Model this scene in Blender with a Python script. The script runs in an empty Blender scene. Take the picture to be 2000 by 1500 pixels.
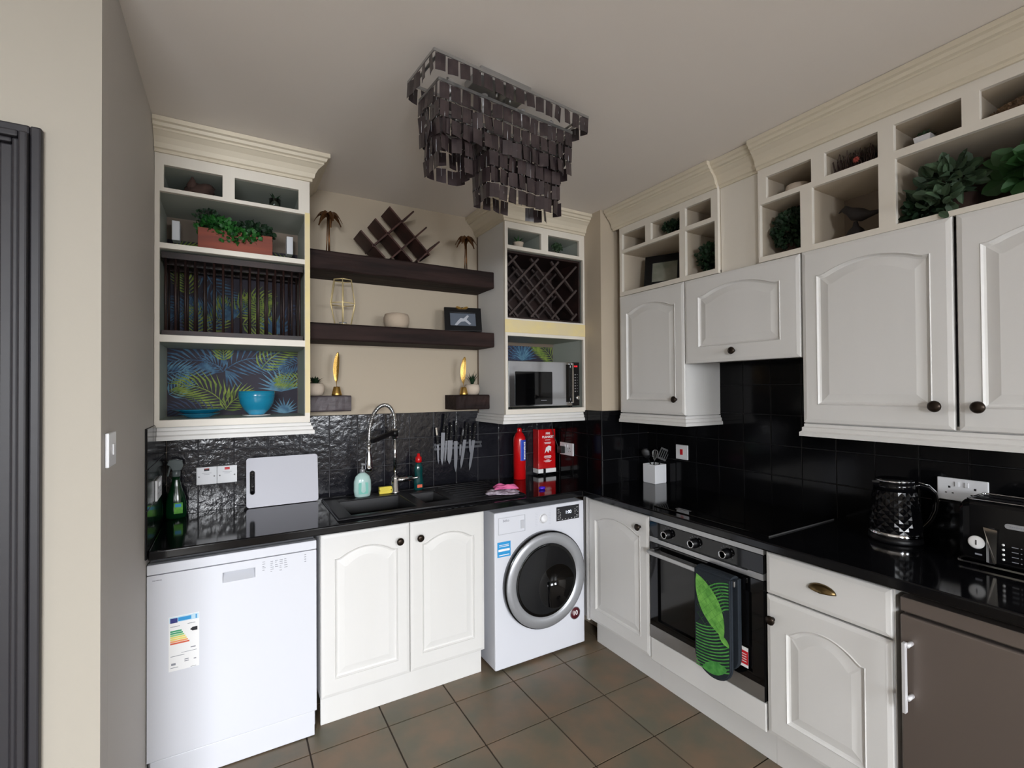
import bpy, bmesh, math, random
from mathutils import Vector, Matrix, Quaternion
C = bpy.context.scene.collection
PI = math.pi
# ------------------------------------------------------------------ camera
cam_d = bpy.data.cameras.new('camera'); cam = bpy.data.objects.new('camera', cam_d); C.objects.link(cam)
cam_d.sensor_fit = 'HORIZONTAL'; cam_d.sensor_width = 36; cam_d.lens = 36 * 938.12 / 2000
cam_d.clip_start = 0.05; cam_d.clip_end = 60
_r = Vector((0.86344999, -0.50438929, -0.0067495)); _u = Vector((2.13893596e-04, -1.30142391e-02, 0.999915288)); _f = Vector((0.5044344, 0.86337829, 0.01112926))
m = Matrix((( _r.x, _u.x, -_f.x, 0.27678794), (_r.y, _u.y, -_f.y, -2.83350973), (_r.z, _u.z, -_f.z, 1.50389572), (0, 0, 0, 1)))
cam.matrix_world = m
bpy.context.scene.camera = cam
# ------------------------------------------------------------------ light
sc = bpy.context.scene
sc.view_settings.view_transform = 'Standard'; sc.view_settings.look = 'None'
sc.view_settings.gamma = 1; sc.view_settings.use_curve_mapping = False
sc.view_settings.exposure = 0.68
w = bpy.data.worlds.new('overcast_sky'); sc.world = w; w.use_nodes = True
bg = w.node_tree.nodes['Background']; bg.inputs[0].default_value = (0.80, 0.88, 1.0, 1); bg.inputs[1].default_value = 1.0
def area(name, loc, size, energy, color, direction):
    l = bpy.data.lights.new(name, 'AREA'); l.shape = 'RECTANGLE'; l.size = size[0]; l.size_y = size[1]
    l.energy = energy; l.color = color
    o = bpy.data.objects.new(name, l); C.objects.link(o); o.location = loc
    o.rotation_euler = Vector(direction).to_track_quat('-Z', 'Y').to_euler()
    return o
# daylight entering through the two windows of the wall behind the camera
area('daylight_window_light', (1.62, -6.20, 2.45), (2.0, 2.4), 270, (0.94, 0.965, 1.0), (0, 1, -0.5))
area('daylight_left_window_light', (-0.60, -6.20, 2.45), (1.9, 2.4), 600, (0.94, 0.965, 1.0), (0.10, 1, -0.5))

# ------------------------------------------------------------------ helpers
def lin(c):
    return tuple(((v / 255) / 12.92 if v / 255 <= 0.04045 else ((v / 255 + 0.055) / 1.055) ** 2.4) for v in c)
MATS = {}
def mat(name, rgb, rough=0.5, metal=0.0, rgb2=None, nscale=8.0, bump=0.0, bscale=60.0, stretch=(1, 1, 1), coat=0.0, trans=0.0, ior=1.45, emit=None, spec=0.5, detail=3.0, island=0.0):
    mt = bpy.data.materials.new(name); mt.use_nodes = True
    nt = mt.node_tree; b = nt.nodes['Principled BSDF']
    c = (*lin(rgb), 1)
    b.inputs['Base Color'].default_value = c; b.inputs['Roughness'].default_value = rough; b.inputs['Metallic'].default_value = metal
    b.inputs['IOR'].default_value = ior; b.inputs['Coat Weight'].default_value = coat; b.inputs['Coat Roughness'].default_value = 0.06
    b.inputs['Transmission Weight'].default_value = trans; b.inputs['Specular IOR Level'].default_value = spec
    if emit:
        b.inputs['Emission Color'].default_value = (*lin(rgb), 1); b.inputs['Emission Strength'].default_value = emit
    if rgb2 or bump:
        tc = nt.nodes.new('ShaderNodeTexCoord'); mp = nt.nodes.new('ShaderNodeMapping'); mp.inputs['Scale'].default_value = stretch
        nt.links.new(tc.outputs['Object'], mp.inputs['Vector'])
    if rgb2:
        n = nt.nodes.new('ShaderNodeTexNoise'); n.inputs['Scale'].default_value = nscale; n.inputs['Detail'].default_value = detail
        nt.links.new(mp.outputs[0], n.inputs['Vector'])
        cr = nt.nodes.new('ShaderNodeValToRGB'); cr.color_ramp.elements[0].position = 0.35; cr.color_ramp.elements[1].position = 0.65
        cr.color_ramp.elements[0].color = c; cr.color_ramp.elements[1].color = (*lin(rgb2), 1)
        nt.links.new(n.outputs['Fac'], cr.inputs['Fac'])
        out = cr.outputs['Color']
        if island:
            g = nt.nodes.new('ShaderNodeNewGeometry'); mr = nt.nodes.new('ShaderNodeMapRange')
            mr.inputs['To Min'].default_value = 1 - island; mr.inputs['To Max'].default_value = 1 + island
            nt.links.new(g.outputs['Random Per Island'], mr.inputs['Value'])
            vm = nt.nodes.new('ShaderNodeVectorMath'); vm.operation = 'SCALE'
            nt.links.new(out, vm.inputs[0]); nt.links.new(mr.outputs[0], vm.inputs['Scale']); out = vm.outputs[0]
        nt.links.new(out, b.inputs['Base Color'])
    if bump:
        n2 = nt.nodes.new('ShaderNodeTexNoise'); n2.inputs['Scale'].default_value = bscale; n2.inputs['Detail'].default_value = 4
        nt.links.new(mp.outputs[0], n2.inputs['Vector'])
        bp = nt.nodes.new('ShaderNodeBump'); bp.inputs['Strength'].default_value = bump; bp.inputs['Distance'].default_value = 0.01
        nt.links.new(n2.outputs['Fac'], bp.inputs['Height']); nt.links.new(bp.outputs[0], b.inputs['Normal'])
    MATS[name] = mt
    return mt
WHITE = mat('painted_white_wood', (220, 219, 217), 0.45, rgb2=(215, 214, 211), nscale=3, bump=0.04, bscale=60, stretch=(1, 1, 0.12))
CREAM = mat('painted_cream_trim', (214, 204, 184), 0.5, bump=0.012, bscale=30)
YELLOW = mat('bare_cream_primer', (228, 210, 150), 0.6, rgb2=(220, 205, 165), nscale=9)
INNER = mat('grey_cabinet_lining', (170, 176, 168), 0.5)
INDARK = mat('brown_cubby_lining', (122, 108, 94), 0.6)
PLAST = mat('white_appliance_enamel', (214, 216, 223), 0.30, spec=0.5)
PLAST2 = mat('white_plastic', (232, 233, 236), 0.35)
GREYP = mat('pale_grey_plastic', (190, 192, 198), 0.4)
OFFW = mat('warm_lit_white_paint', (221, 215, 204), 0.45, bump=0.04, bscale=60, stretch=(1, 1, 0.12))  # white paint with the warm upper light mixed into its colour
RACKM = mat('dull_rack_steel', (84, 86, 90), 0.4, metal=0.6)
HANDST = mat('whitened_satin_steel', (214, 214, 216), 0.45, metal=0.3)  # steel whitened so the lit edge of the fridge handle shows bright
WALLP = mat('beige_wall_paint', (180, 167, 148), 0.7, bump=0.03, bscale=40)
OUTP = mat('pale_beige_wall_paint', (158, 152, 141), 0.75, bump=0.03, bscale=40)
REARP = mat('rear_room_white_paint', (238, 234, 228), 0.8)  # unseen walls made this white to bounce more light into the room
GREYW = mat('dark_grey_wall_paint', (186, 181, 175), 0.7, bump=0.03, bscale=40)
CEIL = mat('ceiling_paint', (236, 229, 222), 0.8)
TILE = mat('black_riven_tile', (20, 20, 25), 0.15, bump=0.26, bscale=34, rgb2=(27, 27, 33), nscale=5, spec=0.6)
TILES = mat('black_smooth_tile', (11, 11, 13), 0.12, bump=0.03, bscale=9, spec=0.2)
GROUT = mat('dark_grout', (40, 40, 44), 0.7, rgb2=(78, 78, 80), nscale=30)
GROUTK = mat('black_grout', (24, 24, 26), 0.6)
STONE = mat('polished_black_worktop', (9, 9, 11), 0.09, rgb2=(12, 12, 15), nscale=200, spec=0.4)
SINKM = mat('matt_black_composite', (26, 26, 29), 0.38, bump=0.04, bscale=500)
BLACKG = mat('black_glass', (6, 6, 7), 0.05, spec=0.5)
BLACKP = mat('black_plastic', (13, 13, 15), 0.4, spec=0.35)
BLACKM = mat('dark_door_paint', (32, 30, 34), 0.5, bump=0.05, bscale=30)
DARKW = mat('dark_stained_timber', (50, 35, 32), 0.72, rgb2=(28, 19, 18), nscale=9, bump=0.5, bscale=22, stretch=(0.25, 1.3, 2.2), spec=0.25)
WORNW = mat('worn_stained_timber', (84, 76, 80), 0.5, rgb2=(36, 27, 28), nscale=7, bump=0.6, bscale=16, stretch=(0.35, 1.3, 2.6), detail=5)
DARKW2 = mat('dark_brown_wood', (46, 28, 25), 0.5, rgb2=(28, 18, 17), nscale=12, stretch=(1, 1, 1))
BRONZE = mat('dark_bronze', (52, 44, 38), 0.32, metal=0.85)
BRASSD = mat('antique_brass', (110, 92, 62), 0.3, metal=1.0)
GOLD = mat('gold_finish', (196, 158, 88), 0.36, metal=1.0, bump=0.1, bscale=90)
COPPER = mat('dull_copper_brown', (118, 84, 56), 0.38, metal=0.9)
GOLDW = mat('pale_gold_wire', (232, 212, 160), 0.4, metal=0.5)
CHROME = mat('chrome', (225, 227, 230), 0.08, metal=1.0)
STEEL = mat('brushed_steel', (172, 172, 172), 0.32, metal=0.9)
STEELD = mat('brown_grey_steel', (128, 118, 112), 0.42, metal=0.7)
SILVER = mat('silver_plastic', (170, 172, 176), 0.35, metal=0.5)
BLADE = mat('knife_steel', (138, 140, 146), 0.4, metal=0.75)
BOARD = mat('pale_grey_board', (190, 190, 198), 0.5)
RED = mat('red_enamel', (196, 16, 20), 0.25, coat=0.4)
REDF = mat('red_print', (200, 28, 40), 0.4)
BLUE = mat('blue_print', (40, 74, 190), 0.4)
LBLUE = mat('sky_blue_print', (50, 150, 210), 0.4)
NAVY = mat('navy_print', (44, 52, 120), 0.4)
PRINTW = mat('white_print', (238, 238, 238), 0.5)
PRINTG = mat('grey_print', (140, 142, 150), 0.5)
PRINTP = mat('faint_grey_print', (196, 198, 206), 0.5)
PRINTK = mat('black_print', (30, 30, 34), 0.5)
G1 = mat('green_print', (60, 160, 110), 0.5); G2 = mat('light_green_print', (140, 200, 120), 0.5); Y1 = mat('yellow_print', (232, 214, 110), 0.5)
O1 = mat('orange_print', (235, 160, 100), 0.5); R1 = mat('dark_orange_print', (215, 100, 70), 0.5)
TEAL = mat('turquoise_glaze', (24, 126, 160), 0.18, coat=0.5)
TERRA = mat('red_brown_wood', (140, 62, 38), 0.55, rgb2=(112, 48, 32), nscale=6, stretch=(0.5, 1, 5))
LEAFG = mat('bright_leaf_green', (40, 104, 36), 0.55, rgb2=(20, 66, 26), nscale=40)
LEAFD = mat('deep_leaf_green', (26, 54, 29), 0.6, rgb2=(16, 36, 20), nscale=30)
LEAFM = mat('grey_green_leaf', (62, 84, 58), 0.65, rgb2=(42, 60, 42), nscale=20)
LEAFB = mat('vivid_green_leaf', (34, 70, 30), 0.6)
CONC = mat('pale_stone_pot', (196, 182, 166), 0.8, bump=0.1, bscale=80)
CONC2 = mat('beige_stone_pot', (176, 160, 142), 0.8, bump=0.1, bscale=80)
SOIL = mat('dark_soil', (36, 28, 24), 0.9)
GLASSC = mat('clear_glass', (225, 235, 230), 0.03, trans=1.0, ior=1.45)
GLASSG = mat('green_bottle_plastic', (8, 52, 26), 0.12, trans=0.3, coat=0.3)
SOAP = mat('pale_aqua_soap', (176, 206, 201), 0.3, coat=0.3)
CLEARP = mat('grey_clear_plastic', (120, 130, 130), 0.2, trans=0.4)
WASHUP = mat('teal_liquid_plastic', (8, 60, 60), 0.15, coat=0.4)
SPONGE = mat('yellow_sponge', (226, 206, 84), 0.9, bump=0.3, bscale=200)
SCOUR = mat('green_scourer', (70, 72, 30), 0.9)
PINK = mat('pink_cloth', (226, 112, 160), 0.8, rgb2=(205, 95, 150), nscale=25)
PATC = mat('white_patterned_cloth', (206, 196, 210), 0.85, rgb2=(110, 92, 108), nscale=45)
PURP = mat('purple_capsule', (70, 30, 200), 0.2, coat=0.5)
SHELL = mat('dark_shell_tile', (56, 46, 47), 0.32, rgb2=(40, 32, 34), nscale=25, coat=0.2)
CABLE = mat('black_cable', (14, 14, 14), 0.5)
FLOORT = mat('slate_look_floor_tile', (118, 99, 80), 0.40, rgb2=(98, 94, 79), nscale=6, bump=0.10, bscale=14, detail=8, island=0.08)
GROUTF = mat('brown_floor_grout', (58, 48, 40), 0.85)
PAPER = mat('dark_wallpaper', (48, 44, 56), 0.7)
PBLUE = mat('blue_palm_print', (74, 112, 140), 0.7, rgb2=(48, 76, 106), nscale=40)
PLB = mat('pale_blue_palm_print', (98, 142, 164), 0.7, rgb2=(68, 106, 134), nscale=40)
PLIME = mat('lime_palm_print', (138, 154, 66), 0.7, rgb2=(98, 122, 54), nscale=40)
PDK = mat('dusky_palm_print', (60, 72, 100), 0.7)
MITT = mat('dark_green_cotton', (26, 34, 42), 0.85, bump=0.2, bscale=120)
MLEAF = mat('lime_leaf_cotton', (122, 190, 84), 0.85, rgb2=(84, 150, 60), nscale=30)
MLEAF2 = mat('mid_green_leaf_cotton', (48, 122, 50), 0.85, rgb2=(84, 160, 74), nscale=30)
DRIED = mat('dried_moss', (120, 96, 72), 0.9, rgb2=(84, 66, 50), nscale=40)
DRIEDD = mat('dark_dried_stems', (66, 48, 42), 0.9)
IRON = mat('dark_iron', (30, 25, 24), 0.7)
MIRROR = mat('mirror_steel', (190, 192, 196), 0.12, metal=1.0)
DISPLAY = mat('display_glow', (225, 235, 255), 0.4, emit=1.0)
REDLED = mat('red_display_glow', (220, 40, 50), 0.4, emit=0.7)
PHOTOG = mat('grey_photo_print', (90, 98, 110), 0.4)
PHOTOW = mat('pale_photo_print', (176, 180, 188), 0.4)
PHOTOL = mat('misty_photo_print', (118, 122, 108), 0.4, rgb2=(150, 150, 138), nscale=10)

OFF = {}
class MB:
    def __init__(s): s.v = []; s.f = []; s.m = []; s.sm = []; s.M = Matrix.Identity(4); s.cur = 0; s.smooth = False
    def vert(s, p):
        s.v.append(s.M @ Vector(p)); return len(s.v) - 1
    def face(s, idx, mi=None):
        s.f.append(tuple(idx)); s.m.append(s.cur if mi is None else mi); s.sm.append(s.smooth)
    def poly(s, pts, mi=None):
        s.face([s.vert(p) for p in pts], mi)
    def box(s, x0, x1, y0, y1, z0, z1, mi=None):
        if x0 > x1: x0, x1 = x1, x0
        if y0 > y1: y0, y1 = y1, y0
        if z0 > z1: z0, z1 = z1, z0
        i = [s.vert(p) for p in ((x0, y0, z0), (x1, y0, z0), (x1, y1, z0), (x0, y1, z0), (x0, y0, z1), (x1, y0, z1), (x1, y1, z1), (x0, y1, z1))]
        sm, s.smooth = s.smooth, False
        for q in ((3, 2, 1, 0), (4, 5, 6, 7), (0, 1, 5, 4), (1, 2, 6, 5), (2, 3, 7, 6), (3, 0, 4, 7)): s.face([i[k] for k in q], mi)
        s.smooth = sm
        return s
    def loops(s, L, cap0=True, cap1=True, closed=False, mi=None, mis=None):
        ids = [[s.vert(p) for p in l] for l in L]
        n = len(ids[0]); R = len(ids)
        for a in range(R if closed else R - 1):
            A, B = ids[a], ids[(a + 1) % R]
            for k in range(n):
                s.face((A[k], A[(k + 1) % n], B[(k + 1) % n], B[k]), mis[a] if mis else mi)
        if not closed:
            if cap0: s.face(ids[0][::-1], mis[0] if mis else mi)
            if cap1: s.face(ids[-1], mis[-1] if mis else mi)
        return s
    def lathe(s, prof, c=(0, 0, 0), axis=(0, 0, 1), n=24, mi=None, mis=None, sx=1.0, sy=1.0, cap=True, ref=None):
        ax = Vector(axis).normalized()
        u = Vector(ref) if ref else (Vector((1, 0, 0)) if abs(ax.x) < 0.9 else Vector((0, 1, 0)))
        u = (u - ax * u.dot(ax)).normalized(); v = ax.cross(u); c = Vector(c)
        sm, s.smooth = s.smooth, True
        s.loops([[c + ax * z + u * (r * sx * math.cos(2 * PI * k / n)) + v * (r * sy * math.sin(2 * PI * k / n)) for k in range(n)] for r, z in prof], cap, cap, mi=mi, mis=mis)
        s.smooth = sm
        return s
    def tube(s, pts, r, n=8, mi=None, closed=False):
        pts = [Vector(p) for p in pts]; rs = r if isinstance(r, (list, tuple)) else [r] * len(pts)
        L = []; prev = None
        for k, p in enumerate(pts):
            if closed: t = pts[(k + 1) % len(pts)] - pts[k - 1]
            else: t = pts[min(k + 1, len(pts) - 1)] - pts[max(k - 1, 0)]
            t = t.normalized() if t.length > 1e-9 else Vector((0, 0, 1))
            if prev is None:
                a = Vector((0, 0, 1)) if abs(t.z) < 0.9 else Vector((1, 0, 0)); u = (a - t * a.dot(t)).normalized()
            else:
                u = prev - t * prev.dot(t); u = u.normalized() if u.length > 1e-6 else prev
            prev = u; v = t.cross(u)
            L.append([p + (u * math.cos(2 * PI * j / n) + v * math.sin(2 * PI * j / n)) * rs[k] for j in range(n)])
        sm, s.smooth = s.smooth, True
        s.loops(L, closed=closed, mi=mi); s.smooth = sm
        return s
    def bar(s, a, b, w, h, up=(0, 0, 1), mi=None):
        a, b = Vector(a), Vector(b); t = (b - a).normalized(); u = Vector(up); u = (u - t * u.dot(t)).normalized(); v = t.cross(u)
        s.loops([[p + v * (w / 2 * i) + u * (h / 2 * j) for i, j in ((-1, -1), (1, -1), (1, 1), (-1, 1))] for p in (a, b)], mi=mi)
        return s
    def prism(s, poly, a0, a1, plane='XZ', mi=None):
        def P(p, d):
            return {'XZ': (p[0], d, p[1]), 'XY': (p[0], p[1], d), 'YZ': (d, p[0], p[1])}[plane]
        s.loops([[P(p, a0) for p in poly], [P(p, a1) for p in poly]], mi=mi)
        return s
    def build(s, name, mats, parent=None, bevel=0.0, seg=2, world=True, fix=True):
        me = bpy.data.meshes.new(name)
        o0 = OFF.get(parent.name, Vector((0, 0, 0))) if (parent and world) else Vector((0, 0, 0))
        me.from_pydata([tuple(v - o0) for v in s.v], [], s.f)
        if not isinstance(mats, (list, tuple)): mats = [mats]
        for mt in mats: me.materials.append(mt)
        me.polygons.foreach_set('material_index', s.m); me.polygons.foreach_set('use_smooth', s.sm)
        if fix:
            b = bmesh.new(); b.from_mesh(me); bmesh.ops.recalc_face_normals(b, faces=b.faces); b.to_mesh(me); b.free()
        me.update()
        o = bpy.data.objects.new(name, me); C.objects.link(o)
        if parent: o.parent = parent; OFF[o.name] = o0
        if bevel:
            bv = o.modifiers.new('edge', 'BEVEL'); bv.width = bevel; bv.segments = seg; bv.limit_method = 'ANGLE'; bv.angle_limit = 0.6
        return o
def thing(name, label, cat, loc=(0, 0, 0), group=None, rz=0):
    o = bpy.data.objects.new(name, None); C.objects.link(o); o.location = loc; o.rotation_euler = (0, 0, rz); o.empty_display_size = 0.05
    o['label'] = label; o['category'] = cat
    if group: o['group'] = group
    OFF[o.name] = Vector(loc)
    return o
def tag(o, label, cat, group=None):
    o['label'] = label; o['category'] = cat
    if group: o['group'] = group
    return o
def struct(o, label=None):
    o['kind'] = 'structure'
    if label: o['label'] = label
    return o
def copy_tree(o, parent=None):
    c = o.copy(); C.objects.link(c)
    if parent: c.parent = parent
    for ch in list(o.children): copy_tree(ch, c)
    return c
def cells(mb, us, vs, holes, a0, a1, plane, mi=None):
    """slab with rectangular holes: us/vs outer range, holes (u0,u1,v0,v1), thickness a0..a1"""
    U = sorted(set([us[0], us[1]] + [h[0] for h in holes] + [h[1] for h in holes])); V = sorted(set([vs[0], vs[1]] + [h[2] for h in holes] + [h[3] for h in holes]))
    def P(u, v, a): return {'XZ': (u, a, v), 'XY': (u, v, a), 'YZ': (a, u, v)}[plane]
    ids = {}
    def vid(i, j, a):
        k = (i, j, a)
        if k not in ids: ids[k] = mb.vert(P(U[i], V[j], (a0, a1)[a]))
        return ids[k]
    def full(i, j):
        if i < 0 or j < 0 or i >= len(U) - 1 or j >= len(V) - 1: return False
        u = (U[i] + U[i + 1]) / 2; v = (V[j] + V[j + 1]) / 2
        return not any(h[0] < u < h[1] and h[2] < v < h[3] for h in holes)
    for i in range(len(U) - 1):
        for j in range(len(V) - 1):
            if not full(i, j): continue
            for a in (0, 1): mb.face((vid(i, j, a), vid(i + 1, j, a), vid(i + 1, j + 1, a), vid(i, j + 1, a)), mi)
            for (di, dj, p, q) in ((-1, 0, (i, j), (i, j + 1)), (1, 0, (i + 1, j), (i + 1, j + 1)), (0, -1, (i, j), (i + 1, j)), (0, 1, (i, j + 1), (i + 1, j + 1))):
                if not full(i + di, j + dj): mb.face((vid(*p, 0), vid(*q, 0), vid(*q, 1), vid(*p, 1)), mi)
    return mb
def frame_M(o, u, v):
    u = Vector(u).normalized(); v = Vector(v).normalized(); w_ = u.cross(v); o = Vector(o)
    return Matrix(((u.x, v.x, w_.x, o.x), (u.y, v.y, w_.y, o.y), (u.z, v.z, w_.z, o.z), (0, 0, 0, 1)))
def text(s_, size, M, mt, parent, name='lettering', ext=0.0003, align='CENTER', bold=0.0, sx=1.0):
    cu = bpy.data.curves.new('t', 'FONT'); cu.body = s_; cu.size = size; cu.extrude = ext; cu.align_x = align; cu.align_y = 'CENTER'; cu.offset = bold
    ob = bpy.data.objects.new('t', cu); C.objects.link(ob)
    dg = bpy.context.evaluated_depsgraph_get(); me = bpy.data.meshes.new_from_object(ob.evaluated_get(dg))
    C.objects.unlink(ob); bpy.data.objects.remove(ob)
    o0 = OFF.get(parent.name, Vector((0, 0, 0)))
    me.transform(Matrix.Translation(-o0) @ M @ Matrix.Scale(sx, 4, (1, 0, 0))); me.materials.clear(); me.materials.append(mt); me.name = name
    o = bpy.data.objects.new(name, me); C.objects.link(o); o.parent = parent; OFF[o.name] = o0
    return o
def marks(widths, h, M, mt, parent, name='brand_mark', gap=0.0012):
    mb = MB(); mb.M = M; tot = sum(widths) + gap * (len(widths) - 1); x = -tot / 2
    for k, w_ in enumerate(widths):
        mb.box(x, x + w_, -h / 2 * (1 if k % 2 else .75), h / 2 * (.75 if k % 3 else 1), 0, 0.0003); x += w_ + gap
    return mb.build(name, mt, parent)
FB = lambda x, z, y: frame_M((x, y, z), (1, 0, 0), (0, 0, 1))          # faces -Y
FR = lambda y, z, x: frame_M((x, y, z), (0, -1, 0), (0, 0, 1))         # faces -X
def door_loops(w_, h, rise, t=0.02, mx=0.058, mb_=0.075, mt_=0.07, raised=True):
    N = 22
    def ol(ix, ib, it, rs, z):
        x0, x1, y0, y1 = ix, w_ - ix, ib, h - it - rs
        P = [(x0, y0, z), (x1, y0, z)]
        for k in range(N + 1):
            s_ = k / N; q = min(max((s_ - 0.07) / 0.86, 0), 1)
            P.append((x1 - s_ * (x1 - x0), y1 + rs * math.sin(PI * q) ** 0.8, z))
        return P
    L = [ol(0, 0, 0, 0, 0), ol(0, 0, 0, 0, t - 0.007), ol(0.003, 0.003, 0.003, 0, t - 0.003), ol(0.016, 0.016, 0.016, 0, t)]
    L += [ol(mx, mb_, mt_, rise, t), ol(mx + 0.003, mb_ + 0.003, mt_ + 0.003, rise, t + 0.002), ol(mx + 0.008, mb_ + 0.008, mt_ + 0.008, rise, t - 0.006), ol(mx + 0.014, mb_ + 0.014, mt_ + 0.014, rise, t - 0.009)]
    if raised: L += [ol(mx + 0.045, mb_ + 0.045, mt_ + 0.045, rise, t - 0.003)]
    return L
def panel_door(M, w_, h, rise, parent, name='door', mt=None, **k):
    mb = MB(); mb.M = M; mb.loops(door_loops(w_, h, rise, **k)); return mb.build(name, mt or WHITE, parent)
def knob(c, ax, parent, mt=None, s_=1.0, name='knob'):
    mb = MB(); mb.lathe([(0.008 * s_, 0), (0.007 * s_, 0.010 * s_), (0.009 * s_, 0.014 * s_), (0.0165 * s_, 0.018 * s_), (0.018 * s_, 0.023 * s_), (0.014 * s_, 0.028 * s_), (0.006 * s_, 0.030 * s_)], c, ax, 20)
    return mb.build(name, mt or BRONZE, parent)
def sweep_profile(mb, path, prof, out_sign=1):
    """path: list of (x,y); profile (out,z); outward = right-hand side of travel * out_sign"""
    n = len(path); L = []
    for k in range(n):
        p = Vector(path[k]).to_2d() if False else Vector((path[k][0], path[k][1]))
        def nrm(a, b):
            d = (Vector(b) - Vector(a)).normalized(); return Vector((d.y, -d.x)) * out_sign
        if k == 0: off = nrm(path[0], path[1])
        elif k == n - 1: off = nrm(path[-2], path[-1])
        else:
            n1 = nrm(path[k - 1], path[k]); n2 = nrm(path[k], path[k + 1]); off = (n1 + n2) / (1 + n1.dot(n2))
        L.append([(p.x + off.x * o_, p.y + off.y * o_, z) for o_, z in prof])
    mb.loops(L)
    return mb
CROWN = [(0, 2.500), (0.010, 2.500), (0.010, 2.512), (0.018, 2.516), (0.022, 2.535), (0.034, 2.556), (0.052, 2.572), (0.056, 2.574), (0.056, 2.582), (0.066, 2.586), (0.070, 2.598), (0.080, 2.602), (0.080, 2.620), (0, 2.620)]
PELMET = [(0, 1.352), (0.010, 1.352), (0.010, 1.340), (0.016, 1.336), (0.016, 1.322), (0.024, 1.316), (0.024, 1.300), (0, 1.300)]
def clip_poly(poly, x0, x1, z0, z1):
    def cl(P, f, g):
        R = []
        for i in range(len(P)):
            a, b = P[i], P[(i + 1) % len(P)]; fa, fb = f(a), f(b)
            if fa >= 0: R.append(a)
            if (fa >= 0) != (fb >= 0):
                t = fa / (fa - fb); R.append((a[0] + (b[0] - a[0]) * t, a[1] + (b[1] - a[1]) * t))
        return R
    for f in (lambda p: p[0] - x0, lambda p: x1 - p[0], lambda p: p[1] - z0, lambda p: z1 - p[1]):
        poly = cl(poly, f, None)
        if len(poly) < 3: return None
    return poly
class Printer:
    """flat print on a plane: polygons clipped to a rectangle, each a hair above the last"""
    def __init__(s, mb, rect, P): s.mb = mb; s.r = rect; s.P = P; s.k = 0
    def add(s, poly, mi):
        q = clip_poly(poly, *s.r)
        if q: s.k += 1; s.mb.poly([s.P(a, b, s.k * 0.000002 + 0.0004) for a, b in q], mi)
    def leaflet(s, x, z, ang, L, w_, mi, bend=0.0):
        d = (math.cos(ang), math.sin(ang)); d2 = (math.cos(ang + bend), math.sin(ang + bend)); n_ = (-d[1], d[0])
        m1 = (x + d[0] * L * 0.45, z + d[1] * L * 0.45); tip = (m1[0] + d2[0] * L * 0.55, m1[1] + d2[1] * L * 0.55)
        s.add([(x, z), (m1[0] + n_[0] * w_, m1[1] + n_[1] * w_), tip, (m1[0] - n_[0] * w_, m1[1] - n_[1] * w_)], mi)
    def frond(s, x, z, ang, L, curve, mi, n=13, lw=0.007, ll=0.10):
        px, pz, a = x, z, ang
        for k in range(n):
            t = k / (n - 1); step = L / n
            for sd in (1, -1):
                sp = math.radians(62 - 36 * t) * sd
                s.leaflet(px, pz, a + sp, ll * (0.55 + 0.75 * math.sin(PI * min(1, t * 0.8 + 0.18))), lw, mi, -sd * 0.25 + curve * 0.15)
            nx, nz = px + math.cos(a) * step, pz + math.sin(a) * step
            h = (-math.sin(a) * 0.002, math.cos(a) * 0.002)
            s.add([(px - h[0], pz - h[1]), (nx - h[0], nz - h[1]), (nx + h[0], nz + h[1]), (px + h[0], pz + h[1])], mi)
            px, pz = nx, nz; a += curve / n
    def fan(s, x, z, a0, a1, n, L, mi, lw=0.007):
        for k in range(n):
            a = a0 + (a1 - a0) * k / (n - 1)
            s.leaflet(x, z, a, L * (0.75 + 0.25 * math.sin(PI * k / (n - 1))), lw, mi, -0.15 if a < PI / 2 else 0.15)
def leafcloud(mb, c, rad, n, size, seed, mi=0, tilt=0.5, flat=0.0, aspect=0.42):
    rnd = random.Random(seed); c = Vector(c)
    for _ in range(n):
        while True:
            q = Vector((rnd.uniform(-1, 1), rnd.uniform(-1, 1), rnd.uniform(-1, 1)))
            if q.length <= 1: break
        p = c + Vector((q.x * rad[0], q.y * rad[1], q.z * rad[2]))
        d = (Vector((q.x, q.y, q.z + 0.3)) + Vector((rnd.gauss(0, tilt), rnd.gauss(0, tilt), rnd.gauss(0, tilt)))).normalized()
        s_ = d.cross(Vector((rnd.gauss(0, 1), rnd.gauss(0, 1), rnd.gauss(0, 1)))).normalized(); n_ = d.cross(s_)
        L = size * rnd.uniform(0.7, 1.25); w_ = L * aspect
        P = [p, p + d * L * 0.5 - n_ * L * 0.05, p + d * L - n_ * L * 0.12]
        i = [mb.vert(v) for v in (P[0], P[1], P[2])]
        for sg in (1, -1):
            j = [mb.vert(v) for v in (p + d * L * 0.28 + s_ * w_ * .85 * sg + n_ * L * 0.07, p + d * L * 0.62 + s_ * w_ * sg + n_ * L * 0.05, p + d * L * 0.88 + s_ * w_ * .55 * sg - n_ * L * 0.04)]
            mb.face((i[0], j[0], i[1]), mi); mb.face((j[0], j[1], i[1]), mi); mb.face((j[1], j[2], i[2], i[1]), mi)
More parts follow.
